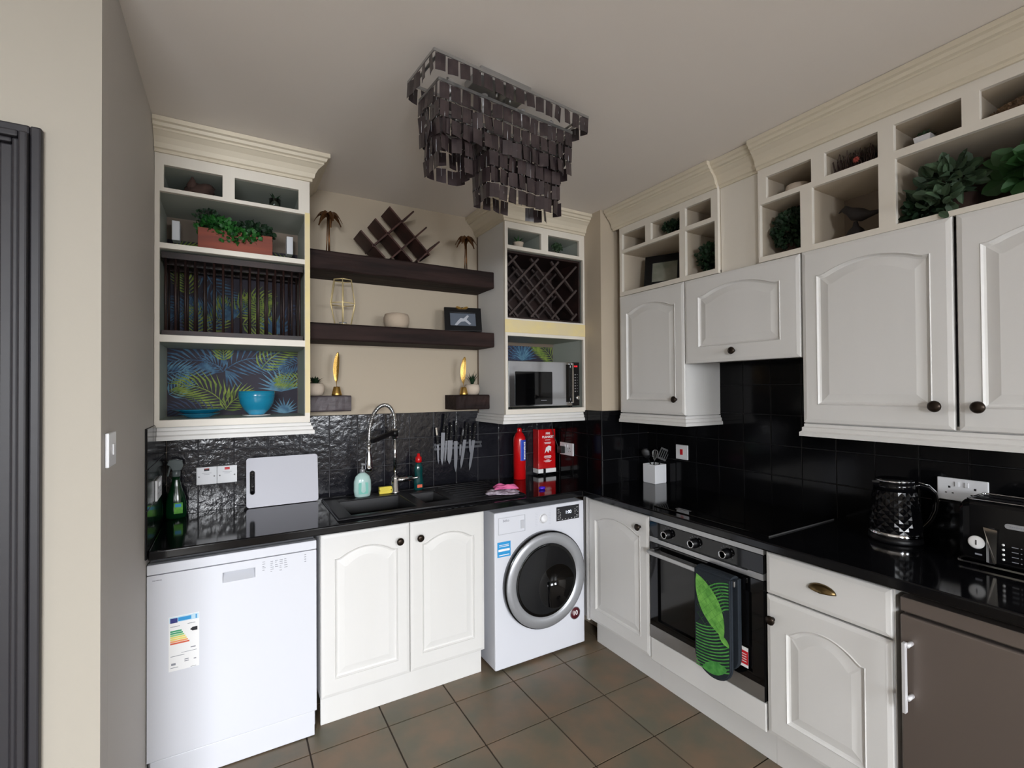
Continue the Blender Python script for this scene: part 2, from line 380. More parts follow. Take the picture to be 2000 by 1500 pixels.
def blades(mb, c, n, L, spread, w_, seed, mi=0, droop=0.25):
    rnd = random.Random(seed); c = Vector(c)
    for k in range(n):
        a = 2 * PI * k / n + rnd.uniform(-0.3, 0.3); t = rnd.uniform(0.25, 1.0) * spread
        d = Vector((math.cos(a) * math.sin(t), math.sin(a) * math.sin(t), math.cos(t))); s_ = Vector((-math.sin(a), math.cos(a), 0))
        l = L * rnd.uniform(0.75, 1.1); p0 = c + Vector((d.x, d.y, 0)) * 0.006
        p1 = p0 + d * l * 0.5; p2 = p1 + (d + Vector((d.x, d.y, -droop))).normalized() * l * 0.5
        i = [mb.vert(v) for v in (p0 - s_ * w_ * 0.7, p0 + s_ * w_ * 0.7, p1 + s_ * w_, p1 - s_ * w_, p2)]
        mb.face((i[0], i[1], i[2], i[3]), mi); mb.face((i[3], i[2], i[4]), mi)
def rounded(x0, x1, z0, z1, r, n=5):
    P = []
    for cx, cz, a in ((x1 - r, z0 + r, -PI / 2), (x1 - r, z1 - r, 0), (x0 + r, z1 - r, PI / 2), (x0 + r, z0 + r, PI)):
        for k in range(n + 1): t = a + PI / 2 * k / n; P.append((cx + r * math.cos(t), cz + r * math.sin(t)))
    return P
# ================================================================== THE SETTING
XR, ZC = 2.667, 2.622
fl = MB(); fl.box(-2.3, 2.77, -5.4, 0.1, -0.06, -0.004, 1)
T = 0.3247
for i in range(-10, 8):
    for j in range(-4, 16):
        x0, y1 = 0.558 + T * i, -0.680 - T * j; x1, y0 = x0 + T, y1 - T
        x0, x1, y0, y1 = max(x0 + .0035, -2.2), min(x1 - .0035, XR), max(y0 + .0035, -5.2), min(y1 - .0035, 0)
        if x1 - x0 < .02 or y1 - y0 < .02: continue
        fl.box(x0, x1, y0, y1, -0.005, 0.0, 0)
struct(fl.build('floor', [FLOORT, GROUTF]))
struct(MB().box(-2.3, 2.77, -5.4, 0.1, ZC, ZC + 0.08).build('ceiling', CEIL))
struct(MB().box(-0.1, XR + 0.1, 0.0, 0.1, 0, ZC).build('wall_back', WALLP))
struct(MB().box(XR, XR + 0.1, -5.3, 0.0, 0, ZC).build('wall_right', WALLP))
struct(MB().box(2.267, XR - .0005, -0.534, -0.0005, 0, ZC).build('wall_pillar', WALLP))
struct(MB().box(-0.1, 0, -1.224, 0, 0, ZC).build('wall_left', GREYW))
o = cells(MB(), (-2.2, 0.0), (0, ZC), [(-1.042, -0.177, -0.001, 2.05)], -1.304, -1.2245, 'XZ').build('wall_outer', [OUTP, GREYW])
for p in o.data.polygons:
    if p.normal.x > 0.9 and p.center.x > -0.01: p.material_index = 1
struct(o)
o = cells(MB(), (-5.3, -1.3), (0, ZC), [], -2.3, -2.2, 'YZ').build('wall_side', REARP); struct(o)
o = cells(MB(), (-2.2, XR), (0, ZC), [(0.9, 2.2, 0.6, 2.1), (-1.3, 0.05, 0.6, 2.1)], -5.3, -5.2, 'XZ').build('wall_rear', REARP); struct(o)
# rear window frame (behind the camera; seen only in reflections)
wf = cells(MB(), (0.9, 2.2), (0.6, 2.1), [(0.96, 1.52, 0.66, 2.04), (1.58, 2.14, 0.66, 2.04)], -5.24, -5.19, 'XZ').build('window_1', PLAST2); struct(wf)
struct(cells(MB(), (-1.3, 0.05), (0.6, 2.1), [(-1.24, -0.655, 0.66, 2.04), (-0.595, -0.01, 0.66, 2.04)], -5.24, -5.19, 'XZ').build('window_2', PLAST2))
# door at the far left
d = thing('door_1', 'black panelled door in a dark stepped architrave', 'door', (-0.6, -1.26, 0)); del d['category']; d['kind'] = 'structure'
a = MB()
for k, (o1, o2, dp) in enumerate(((0.0, 0.020, 0.020), (0.020, 0.036, 0.034), (0.036, 0.048, 0.026), (0.048, 0.071, 0.016))):
    y0 = -1.3045 - dp
    a.box(-0.105 - o2, -0.105 - o1, y0, -1.3045, 0.0, 2.12 - o1)
    a.box(-1.115 + o1, -1.115 + o2, y0, -1.3045, 0.0, 2.12 - o1)
    a.box(-1.115 + o2, -0.105 - o2, y0, -1.3045, 2.12 - o2, 2.12 - o1)
a.build('architrave', BLACKM, d, bevel=0.004)
l = MB(); l.box(-1.038, -0.181, -1.282, -1.242, 0.01, 2.045)
leaf = l.build('door_leaf', BLACKM, d, bevel=0.002)
for (z0, z1) in ((0.25, 0.95), (1.1, 1.85)):
    for x0 in (-0.93, -0.57):
        MB().box(x0, x0 + 0.28, -1.288, -1.2825, z0, z1).build('panel_moulding', BLACKM, leaf, bevel=0.003)
knob((-0.245, -1.282, 0.90), (0, -1, 0), leaf, BRASSD, 1.3, 'door_knob')
MB().box(-0.188, -0.175, -1.300, -1.2825, 0.878, 0.893).build('latch', BRASSD, leaf, bevel=0.002)
# ---- wall tiles
def tiles(name, mt, us, vs, a0, a1, plane):
    mb = MB(); lo, hi = min(a0, a1), max(a0, a1)
    def bx(u0, u1, v0, v1, p, q, mi):
        if plane == 'XZ': mb.box(u0, u1, p, q, v0, v1, mi)
        else: mb.box(p, q, u0, u1, v0, v1, mi)
    s = 1 if a1 > a0 else -1
    bx(us[0], us[-1], vs[0], vs[-1], a0, a0 + s * abs(a1 - a0) * 0.55, 1)
    g = 0.0016
    for i in range(len(us) - 1):
        for j in range(len(vs) - 1):
            if us[i + 1] - us[i] < 0.008: continue
            bx(us[i] + g, us[i + 1] - g, vs[j] + g, vs[j + 1] - g, a0 + s * 0.0008, a1, 0)
    return struct(mb.build(name, [mt, GROUT if mt is TILE else GROUTK], bevel=0.0018, seg=2))
ZT = [0.880, 1.0605, 1.2125, 1.366]
tiles('trim_back_tiles', TILE, [0.009] + [0.1355 + 0.1531 * k for k in range(14)] + [2.258], ZT, -0.0003, -0.008, 'XZ')
tiles('trim_left_tiles', TILES, [-0.612, -0.46, -0.307, -0.154, -0.0005], ZT, 0.0003, 0.008, 'YZ')
tiles('trim_pillar_side_tiles', TILES, [-0.534, -0.40, -0.247, -0.094, -0.0005], ZT, 2.2667, 2.259, 'YZ')
tiles('trim_pillar_tiles', TILES, [2.259, 2.4155, 2.5685, 2.6585], ZT, -0.5345, -0.542, 'XZ')
tiles('trim_right_tiles', TILES, [-0.613 - 0.153 * k for k in range(14, -1, -1)] + [-0.5348], [0.880, 1.0605, 1.2125, 1.3655, 1.5185, 1.66], 2.6667, 2.659, 'YZ')

# ================================================================== WORKTOP, SINK, HOB
wt = MB()
us = [0.0090, 0.757, 1.098, 1.142, 1.303, 2.051, 2.258, 2.658]; vs = [-2.76, -0.609, -0.543, -0.495, -0.445, -0.165, -0.155, -0.009]
def wt_full(u, v):
    if v < -0.609: return u > 2.051
    if u > 2.258 and v > -0.543: return False
    if 0.757 < u < 1.098 and -0.495 < v < -0.155: return False
    if 1.142 < u < 1.303 and -0.445 < v < -0.165: return False
    return True
ids = {}
def vid(i, j, a):
    if (i, j, a) not in ids: ids[(i, j, a)] = wt.vert((us[i], vs[j], (0.8745, 0.910)[a]))
    return ids[(i, j, a)]
full = lambda i, j: 0 <= i < len(us) - 1 and 0 <= j < len(vs) - 1 and wt_full((us[i] + us[i + 1]) / 2, (vs[j] + vs[j + 1]) / 2)
for i in range(len(us) - 1):
    for j in range(len(vs) - 1):
        if not full(i, j): continue
        for a in (0, 1): wt.face((vid(i, j, a), vid(i + 1, j, a), vid(i + 1, j + 1, a), vid(i, j + 1, a)))
        for (di, dj, p, q) in ((-1, 0, (i, j), (i, j + 1)), (1, 0, (i + 1, j), (i + 1, j + 1)), (0, -1, (i, j), (i + 1, j)), (0, 1, (i, j + 1), (i + 1, j + 1))):
            if not full(i + di, j + dj): wt.face((vid(*p, 0), vid(*q, 0), vid(*q, 1), vid(*p, 1)))
tag(wt.build('worktop', STONE, bevel=0.006, seg=3), 'polished black L-shaped kitchen worktop running along both walls', 'worktop')

sk = thing('kitchen_sink', 'matt black one-and-a-half bowl sink with drainer set in the worktop', 'sink', (1.2, -0.30, 0.91))
rim = MB(); cells(rim, (0.693, 1.70), (-0.548, -0.075), [(0.765, 1.09, -0.487, -0.163), (1.15, 1.295, -0.437, -0.173)], 0.9105, 0.917, 'XY')
rm = rim.build('sink_rim', SINKM, sk, bevel=0.004)
lip = MB()
lip.tube([(0.70, -0.542, 0.917), (1.69, -0.542, 0.917), (1.69, -0.082, 0.917), (0.70, -0.082, 0.917)], 0.006, 6, closed=True); lip.build('rim_lip', SINKM, sk)
for (x0, x1, y0, y1, z0, nm) in ((0.759, 1.096, -0.493, -0.157, 0.74, 'main_bowl'), (1.144, 1.301, -0.443, -0.167, 0.80, 'half_bowl')):
    b = MB(); t = 0.005
    b.loops([[(x0, y0, .9103), (x1, y0, .9103), (x1, y1, .9103), (x0, y1, .9103)], [(x0 + .01, y0 + .01, z0), (x1 - .01, y0 + .01, z0), (x1 - .01, y1 - .01, z0), (x0 + .01, y1 - .01, z0)],
             [(x0 + .015, y0 + .015, z0 + t), (x1 - .015, y0 + .015, z0 + t), (x1 - .015, y1 - .015, z0 + t), (x0 + .015, y1 - .015, z0 + t)],
             [(x0 + t, y0 + t, .9103), (x1 - t, y0 + t, .9103), (x1 - t, y1 - t, .9103), (x0 + t, y1 - t, .9103)]], closed=True)
    b.poly([(x0 + .01, y0 + .01, z0), (x1 - .01, y0 + .01, z0), (x1 - .01, y1 - .01, z0), (x0 + .01, y1 - .01, z0)])
    b.poly([(x0 + .015, y0 + .015, z0 + t), (x1 - .015, y0 + .015, z0 + t), (x1 - .015, y1 - .015, z0 + t), (x0 + .015, y1 - .015, z0 + t)])
    bo = b.build(nm, SINKM, sk)
    MB().lathe([(0.0, 0), (0.035, 0.0), (0.035, 0.003), (0.012, 0.004), (0.0, 0.002)], ((x0 + x1) / 2, (y0 + y1) / 2, z0 + t + .0005), n=24).build('drain', STEEL, bo)
gr = MB()
for k in range(7): gr.box(1.345, 1.655, -0.46 + k * 0.055, -0.452 + k * 0.055, 0.917, 0.9195)
gr.build('drainer_ridges', SINKM, sk)

# tap
tp = thing('spring_tap', 'chrome pull-down spring tap arching over the sink', 'tap', (1.085, -0.118, 0.917))
bx_, by_ = 1.085, -0.118
MB().lathe([(0.027, 0.917), (0.027, 0.924), (0.021, 0.93), (0.021, 1.005), (0.018, 1.012)], (bx_, by_, 0), n=20).build('tap_body', CHROME, tp)
MB().tube([(bx_ - .02, by_, 0.987), (bx_ + .095, by_ - .012, 0.993)], 0.016, 14).tube([(bx_ + .095, by_ - .012, 0.993), (bx_ + .108, by_ - .022, 0.994), (bx_ + .125, by_ - .036, 1.0)], [0.012, 0.007, 0.006], 10).build('mixer_lever', CHROME, tp)
MB().tube([(bx_, by_, 1.005), (bx_ - .002, by_ - .002, 1.27)], 0.0095, 12).lathe([(0.0135, 1.225), (0.0135, 1.285)], (bx_ - .002, by_ - .002, 0), n=16).build('riser_pipe', CHROME, tp)
ax0 = Vector((bx_ - .002, by_ - .002, 1.28)); ax1 = Vector((0.905, -0.25, 1.21))
arc = []
for k in range(41):
    t = k / 40; a = PI * t
    p = ax0.lerp(ax1, (1 - math.cos(a)) / 2); p.z = ax0.z * (1 - t) + ax1.z * t + 0.175 * math.sin(a) ** 0.72
    arc.append(p)
MB().tube(arc, 0.0065, 8).build('hose', STEEL, tp)
sp = MB(); pts = []
tot = 52 * 10
for k in range(tot + 1):
    t = k / tot * 40; i = min(int(t), 39); p = arc[i].lerp(arc[i + 1], t - i); tg = (arc[i + 1] - arc[i]).normalized()
    n1 = tg.cross(Vector((0.6, -0.8, 0)).cross(Vector((0, 0, 1)))).normalized(); n2 = tg.cross(n1)
    a = 2 * PI * k / 10; pts.append(p + (n1 * math.cos(a) + n2 * math.sin(a)) * 0.0092)
sp.tube(pts, 0.0021, 5).build('coil_spring', CHROME, tp)
hd = MB(); hd.lathe([(0.011, 0), (0.0115, -0.02), (0.010, -0.03), (0.0125, -0.05), (0.018, -0.085), (0.021, -0.12), (0.019, -0.135), (0.014, -0.138)], ax1 + Vector((0, 0, 0.005)), n=18).build('spray_head', CHROME, tp)
MB().bar((bx_ - .018, by_ - .014, 1.262), (0.925, -0.236, 1.262 - .03), 0.018, 0.022).lathe([(0.020, -0.015), (0.020, 0.02)], (bx_ - .002, by_ - .002, 1.255), n=16).build('holder_arm', BLACKP, tp)

hb = thing('hob', 'black glass electric hob flush on the worktop above the oven', 'hob', (2.36, -1.39, 0.91))
MB().box(2.115, 2.605, -1.695, -1.095, 0.9103, 0.9150).build('glass_plate', BLACKG, hb, bevel=0.0015)
MB().box(2.115, 2.605, -1.6970, -1.6955, 0.9105, 0.9153).build('steel_edge', STEEL, hb)
for k, x in enumerate((2.150, 2.168)):
    MB().box(x, x + 0.009, -1.275, -1.200, 0.9151, 0.9154).build('silver_strip', SILVER, hb)  # two thin silver strips lying on the glass

# ================================================================== BASE UNITS
def carcass(mb, x0, x1, y0, y1, z0, z1, front):
    t = 0.016
    if front == '-Y':
        mb.box(x0, x0 + t, y0, y1, z0, z1); mb.box(x1 - t, x1, y0, y1, z0, z1); mb.box(x0 + t, x1 - t, y0, y1, z0, z0 + t); mb.box(x0 + t, x1 - t, y1 - t, y1, z0 + t, z1)
    else:
        mb.box(x0, x1, y0, y0 + t, z0, z1); mb.box(x0, x1, y1 - t, y1, z0, z1); mb.box(x0, x1, y0 + t, y1 - t, z0, z0 + t); mb.box(x1 - t, x1, y0 + t, y1 - t, z0 + t, z1)
    return mb
su = thing('sink_base_cabinet', 'white double door base cabinet under the sink', 'cabinet', (1.024, -0.30, 0))
carcass(MB(), 0.6175, 1.43, -0.538, -0.02, 0.13, 0.872, '-Y').build('carcass', WHITE, su)
MB().box(0.622, 1.427, -0.52, -0.502, 0.0, 0.129).build('plinth', WHITE, su, bevel=0.002)
for (x0, x1, kx) in ((0.6178, 1.0245, 0.972), (1.0275, 1.4296, 1.073)):
    dr = panel_door(FB(x0, 0.135, -0.540), x1 - x0, 0.725, 0.04, su)
    knob((kx, -0.560, 0.781), (0, -1, 0), dr, BRASSD if False else BRONZE)
# dishwasher
dw = thing('dishwasher', 'white freestanding dishwasher with an energy label, left of the sink cabinet', 'dishwasher', (0.30, -0.3, 0))
MB().box(0.004, 0.596, -0.545, -0.03, 0.03, 0.845).build('body', PLAST, dw, bevel=0.003)
MB().box(0.002, 0.598, -0.579, -0.547, 0.812, 0.850).build('top_panel', PLAST, dw, bevel=0.003)
door = cells(MB(), (0.002, 0.598), (0.112, 0.809), [(0.247, 0.361, 0.737, 0.776)], -0.579, -0.547, 'XZ').build('door', PLAST, dw, bevel=0.0025)
MB().prism([(-0.5465, 0.737), (-0.576, 0.737), (-0.5465, 0.776)], 0.2475, 0.3605, 'YZ').build('handle_recess', GREYP, door)  # shade of the recess put in as a greyer colour than the door
MB().box(0.012, 0.59, -0.572, -0.547, 0.004, 0.108).build('kick_panel', PLAST, dw, bevel=0.002)
for x in (0.05, 0.55): MB().lathe([(0.02, 0), (0.02, 0.03)], (x, -0.25, 0), n=12).build('foot', BLACKP, dw)
p = MB(); rnd = random.Random(3)
for (x0, n) in ((0.388, 5), (0.418, 6), (0.435, 4), (0.452, 6), (0.470, 5)):
    for k in range(n):
        z = 0.793 - k * 0.0085 - rnd.random() * .004; p.box(x0, x0 + rnd.uniform(.006, .013), -0.5797, -0.5791, z, z + 0.0022)
p.build('programme_symbols', PRINTG, door); p = MB()
for k in range(4): p.box(0.549, 0.556, -0.5797, -0.5791, 0.765 + k * 0.0095, 0.768 + k * 0.0095)
p.build('control_symbols', PRINTG, door)
marks([.004, .003, .004, .004, .003, .004], .004, FB(0.034, 0.790, -0.5793), PRINTG, door)
lb = MB(); Y_ = -0.5793
def R(x0, x1, z0, z1, mi, k=0): lb.box(x0, x1, Y_ - 0.0004 * (k + 1), Y_ - 0.0004 * k, z0, z1, mi)
lx, lz, LW, LH = 0.070, 0.434, 0.098, 0.208
R(lx, lx + LW, lz, lz + LH, 0)
R(lx + .002, lx + LW - .002, lz + .184, lz + .205, 9, 1)
R(lx + .005, lx + .028, lz + .183, lz + .201, 1, 2); R(lx + .030, lx + .072, lz + .187, lz + .201, 2, 2); R(lx + .086, lx + .090, lz + .186, lz + .202, 2, 2)
for k, (c, L) in enumerate(((3, .036), (3, .040), (4, .044), (5, .048), (5, .052), (6, .056), (7, .061))):
    R(lx + .005, lx + .005 + L, lz + .148 - k * .0078, lz + .154 - k * .0078, c, 1)
lb.prism([(lx + .068, lz + .147), (lx + .076, lz + .154), (lx + .092, lz + .154), (lx + .092, lz + .140), (lx + .076, lz + .140)], Y_ - .0008, Y_ - .0004, 'XZ', 8)
for (x0, x1, z0, z1) in ((.005, .035, .168, .170), (.06, .085, .170, .172), (.070, .086, .076, .080), (.04, .090, .064, .0655), (.006, .05, .055, .057), (.008, .022, .022, .030), (.05, .064, .035, .038), (.05, .064, .028, .031), (.08, .088, .03, .034), (.006, .03, .012, .014), (.07, .088, .002, .0035)):
    R(lx + x0, lx + x1, lz + z0, lz + z1, 10, 1)
lb.build('energy_label', [PRINTW, NAVY, LBLUE, G1, G2, Y1, O1, R1, PRINTK, mat('pale_blue_print', (190, 220, 236), 0.5), PRINTG], door)
# washing machine
wm = thing('washing_machine', 'white front-loading washing machine with a chrome-rimmed round door', 'washing machine', (1.778, -0.31, 0))
body = cells(MB(), (1.478, 2.077), (0.014, 0.846), [], -0.584, -0.045, 'XZ').build('body', PLAST, wm, bevel=0.006)
for x in (1.53, 2.02):
    for y in (-0.53, -0.1): MB().lathe([(0.02, 0), (0.02, 0.014)], (x, y, 0), n=12).build('foot', BLACKP, wm)
cx, cz = 1.792, 0.444; yb = -0.5845
dd = MB(); dd.lathe([(0.268, 0), (0.268, 0.024), (0.262, 0.030)], (cx, yb, cz), (0, -1, 0), 64, mi=1)
dd.lathe([(0.2615, 0.0305), (0.258, 0.036), (0.225, 0.040), (0.203, 0.034), (0.201, 0.0305)], (cx, yb, cz), (0, -1, 0), 64, mi=0)
dr = dd.build('door_ring', [SILVER, BLACKG], wm)
MB().lathe([(0.2005, 0.031), (0.198, 0.034), (0.165, 0.026), (0.158, 0.014), (0.1505, 0.012)], (cx, yb, cz), (0, -1, 0), 64).build('door_glass', [BLACKG], wm)
MB().lathe([(0.150, 0.012), (0.149, 0.016), (0.110, 0.021), (0.05, 0.025), (0.0, 0.026)], (cx, yb, cz), (0, -1, 0), 64).build('inner_bowl', mat('smoked_bowl_glass', (40, 39, 42), 0.4), wm)
MB().lathe([(0.022, 0), (0.022, 0.013), (0.019, 0.017), (0.0, 0.017)], (1.787, yb, 0.779), (0, -1, 0), 28).lathe([(0.028, 0.0), (0.028, 0.002), (0, 0.002)], (1.787, yb, 0.779), (0, -1, 0), 28).build('programme_dial', PLAST2, wm)
ds = MB().box(1.878, 2.040, yb - .002, yb, 0.748, 0.828).build('display_panel', PRINTK, wm, bevel=0.001)
text('1:00', 0.026, FB(1.962, 0.792, yb - .0022), DISPLAY, ds, 'display_digits')
p = MB(); rnd = random.Random(5)
for x0 in (1.886, 1.893, 1.903, 2.008, 2.018, 2.028):
    for k in range(7):
        if rnd.random() < .75: p.box(x0, x0 + .004, yb - .0026, yb - .0021, 0.758 + k * .009, 0.7605 + k * .009)
for k in range(5): p.box(1.915 + k * .022, 1.922 + k * .022, yb - .0026, yb - .0021, 0.754, 0.756)
p.build('display_icons', PRINTW, ds)
dwr = MB(); cells(dwr, (1.500, 1.668), (0.728, 0.818), [(1.503, 1.665, 0.731, 0.815)], yb - .002, yb, 'XZ'); dwr.box(1.640, 1.660, yb - .004, yb, 0.745, 0.79)
drw = dwr.build('detergent_drawer', GREYP, wm)
text('beko', 0.020, FB(1.548, 0.800, yb - .0004), PRINTG, drw, 'brand_lettering')
for sx_ in (-1, 1):
    p = MB()
    for k in range(9): p.box(1.787 + sx_ * .045 - .008, 1.787 + sx_ * .045 + .008, yb - .0004, yb, 0.742 + k * .009, 0.7435 + k * .009)
    p.build('programme_text', PRINTP, wm)
st = MB().box(1.494, 1.575, yb - .0006, yb, 0.610, 0.690, 0).box(1.500, 1.569, yb - .0009, yb - .0006, 0.640, 0.652, 1)
for z in (0.672, 0.664): st.box(1.505, 1.565, yb - .0009, yb - .0006, z, z + .003, 1)
st.box(1.503, 1.567, yb - .0009, yb - .0006, 0.618, 0.622, 1)
st.build('blue_sticker', [LBLUE, PRINTW], wm)
bd = MB().lathe([(0.036, 0), (0.036, 0.002), (0, 0.002)], (2.006, yb, 0.199), (0, -1, 0), 36, mi=0).lathe([(0.032, 0.002), (0.032, 0.0026), (0, 0.0026)], (2.006, yb, 0.199), (0, -1, 0), 36, mi=1).build('round_badge', [SILVER, mat('maroon_badge', (84, 24, 34), 0.4)], wm)
text('10', 0.036, FB(2.006, 0.199, yb - .0028), PRINTW, bd, 'badge_number', bold=0.0006)

# right hand row
def plinth(y0, y1, par): MB().box(2.1585, 2.176, y0, y1, 0.0, 0.1445).build('plinth', WHITE, par, bevel=0.001)
XF = 2.086; XC = 2.1075
cu = thing('corner_base_cabinet', 'white single door corner base cabinet beside the washing machine', 'cabinet', (2.38, -0.84, 0))
mb = carcass(MB(), XC, 2.655, -1.0895, -0.545, 0.1465, 0.872, '-X'); mb.box(2.088, XC - .0005, -0.609, -0.590, 0.1465, 0.872); mb.build('carcass', WHITE, cu)
dr = panel_door(FR(-0.612, 0.158, XF + .02), 0.474, 0.702, 0.04, cu); knob((XF, -1.028, 0.795), (-1, 0, 0), dr)
plinth(-1.0895, -0.60, cu)
ov = thing('built_in_oven', 'black glass and steel built-in oven under the hob', 'oven', (2.38, -1.392, 0.26))
y0, y1 = -1.6895, -1.0945
MB().box(2.1085, 2.62, y0 + .01, y1 - .01, 0.268, 0.868).build('oven_case', STEEL, ov)
MB().box(2.088, 2.108, y0, y1, 0.842, 0.8655).build('top_trim', STEEL, ov, bevel=0.001)
cp = MB().box(2.086, 2.108, y0, y1, 0.768, 0.8415).build('control_panel', BLACKG, ov, bevel=0.001)
MB().prism([(y1, 0.767), (y1, 0.742), (y0, 0.742), (y0, 0.767), (y0 + .06, 0.767), (y0 + .07, 0.762), (y1 - .05, 0.762), (y1 - .06, 0.767)], 2.084, 2.107, 'YZ').build('steel_band', STEEL, ov)
for y in (-1.212, -1.366, -1.527):
    kb = MB().lathe([(0.021, 0), (0.021, 0.012), (0.017, 0.016), (0.016, 0.030), (0.0, 0.030)], (2.086, y, 0.803), (-1, 0, 0), 28).build('control_knob', BLACKP, cp)
    MB().lathe([(0.0165, 0.0301), (0.0175, 0.0315), (0.0135, 0.0315), (0.0135, 0.0301)], (2.086, y, 0.803), (-1, 0, 0), 28).build('knob_ring', CHROME, kb)
    q = MB()
    for a in range(9):
        t = math.radians(-20 + a * 27); q.box(2.0855, 2.0858, y - .031 * math.cos(t) - .0012, y - .031 * math.cos(t) + .0012, 0.803 + .031 * math.sin(t) - .0012, 0.803 + .031 * math.sin(t) + .0012)
    q.build('dial_marks', PRINTG, cp)
od = MB(); cells(od, (y0, y1), (0.2665, 0.738), [(y0 + .05, y1 - .05, 0.36, 0.68)], 2.085, 2.1075, 'YZ', 0)
od.box(2.096, 2.104, y0 + .051, y1 - .051, 0.361, 0.679, 2)
od.box(2.0835, 2.0847, y0, y1, 0.268, 0.328, 1)
odr = od.build('oven_door', [BLACKG, STEEL, mat('smoked_glass', (14, 14, 15), 0.08, spec=0.5)], ov)
MB().bar((2.044, y1 - .035, 0.703), (2.044, y0 + .095, 0.703), 0.010, 0.022).bar((2.044, -1.12, 0.703), (2.0845, -1.12, 0.703), 0.016, 0.016).bar((2.044, -1.578, 0.703), (2.0845, -1.578, 0.703), 0.016, 0.016).build('door_handle', STEEL, ov, bevel=0.003)
s = MB().box(2.0838, 2.0846, -1.622, -1.560, 0.366, 0.447, 0).box(2.0832, 2.0838, -1.622, -1.560, 0.378, 0.432, 1)
for k in range(4): s.box(2.0826, 2.0832, -1.615, -1.568, 0.388 + k * .010, 0.391 + k * .010, 0)
s.build('red_sticker', [PRINTW, REDF], odr)
text('o', 0.02, FR(-1.36, 0.30, 2.0846), SILVER, odr, 'round_mark')
# panel under the oven
pu = thing('oven_housing_panel', 'white panel and plinth under the built-in oven', 'cabinet panel', (2.12, -1.39, 0))
MB().box(2.088, 2.106, -1.692, -1.0925, 0.150, 0.262).build('filler_panel', WHITE, pu, bevel=0.004)
MB().box(2.1065, 2.64, -1.690, -1.0925, 0.1465, 0.2625).build('shelf_base', WHITE, pu)
plinth(-1.6905, -1.0905, pu)
# drawer unit
du = thing('drawer_base_cabinet', 'white base cabinet with one drawer over an arched door, beside the fridge', 'cabinet', (2.38, -1.91, 0))
carcass(MB(), XC, 2.655, -2.118, -1.6945, 0.1465, 0.872, '-X').build('carcass', WHITE, du)
drw = MB(); M_ = FR(-1.699, 0.702, XF + .02); drw.M = M_
W_, H_ = 0.416, 0.158
drw.loops([[(i_, i_, z_), (W_ - i_, i_, z_), (W_ - i_, H_ - i_, z_), (i_, H_ - i_, z_)] for i_, z_ in ((0, 0), (0, .013), (.003, .017), (.016, .020), (.022, .020))])
dro = drw.build('drawer', WHITE, du)
h = MB(); n = 20; L = []
for j in range(9):
    b_ = PI / 2 * j / 8; L.append([(2.085 - 0.020 * math.sin(b_ if j else 0) * 1.0, -1.908 + 0.047 * math.cos(b_) * math.cos(PI * k / n), 0.787 + 0.026 * math.cos(b_) * math.sin(PI * k / n) - 0.006) for k in range(n + 1)] + [(2.085 - 0.020 * math.sin(b_) , -1.908 + 0.047 * math.cos(b_) * math.cos(PI - PI * k / n), 0.781 - 0.004 * math.sin(PI * k / n)) for k in range(1, n)])
h.smooth = True; h.loops(L[:-1] + [L[-1]]); h.smooth = False
h.build('cup_handle', BRASSD, dro)
dr = panel_door(FR(-1.699, 0.158, XF + .02), 0.416, 0.537, 0.05, du, mx=0.075); knob((XF, -1.727, 0.608), (-1, 0, 0), dr)
plinth(-2.118, -1.6915, du)
# fridge
fr = thing('under_counter_fridge', 'brown-grey steel under-counter fridge at the right end of the worktop', 'fridge', (2.38, -2.41, 0))
MB().box(2.115, 2.645, -2.688, -2.138, 0.012, 0.797).build('fridge_body', STEELD, fr, bevel=0.003)
MB().box(2.092, 2.645, -2.690, -2.136, 0.8015, 0.846).build('top_panel', STEELD, fr, bevel=0.003)
fd = MB().box(2.086, 2.113, -2.689, -2.137, 0.02, 0.794).build('fridge_door', STEELD, fr, bevel=0.006, seg=3)
MB().tube([(2.086, -2.166, 0.713), (2.056, -2.166, 0.713)], 0.007, 10).tube([(2.086, -2.166, 0.552), (2.056, -2.166, 0.552)], 0.007, 10).bar((2.052, -2.160, 0.51), (2.052, -2.160, 0.722), 0.008, 0.016, up=(1, 0, 0)).build('bar_handle', HANDST, fd)
for y in (-2.17, -2.65): MB().lathe([(0.02, 0), (0.02, 0.012)], (2.2, y, 0), n=12).build('foot', BLACKP, fr)
# end panel past the fridge
tag(MB().box(2.088, 2.655, -2.76, -2.742, 0.0, 0.872).build('end_panel', WHITE), 'white end panel closing the base units past the fridge', 'panel')

# ================================================================== UPPER UNITS, BACK WALL
def open_unit(par, x0, x1, holes, depth, zb=1.355, zt=2.62, bare=None):
    f = MB(); cells(f, (x0, x1), (zb, zt), holes, -0.377, -0.357, 'XZ', 0)
    fo = f.build('face_frame', OFFW, par, bevel=0.0015)
    e = 0.009
    s_ = MB(); cells(s_, (x0 + .0005, x1 - .0005), (zb, zt), [(a - e if a > x0 + .02 else a - e, b + e, c, d_) for a, b, c, d_ in holes], -0.3565, -0.022, 'XZ', 0)
    so = s_.build('carcass', [INNER, WHITE, INDARK], par)
    for p_ in so.data.polygons:
        cn = p_.center
        if abs(cn.x + OFF[so.name].x - x0) < .003 or abs(cn.x + OFF[so.name].x - x1) < .003: p_.material_index = 1
    bk = MB().box(x0 + .0005, x1 - .0005, -0.0215, -0.0005, zb, zt).build('back_panel', INDARK, par)
    return fo, so, bk
c1 = thing('open_display_cabinet', 'tall white open cabinet with shelves, palm wallpaper and plate rack, above the dishwasher', 'cabinet', (0.3, -0.19, 1.3))
H1 = [(0.033, 0.243, 2.359, 2.454), (0.290, 0.551, 2.359, 2.454), (0.019, 0.577, 2.127, 2.342), (0.019, 0.577, 1.742, 2.104), (0.019, 0.577, 1.385, 1.712)]
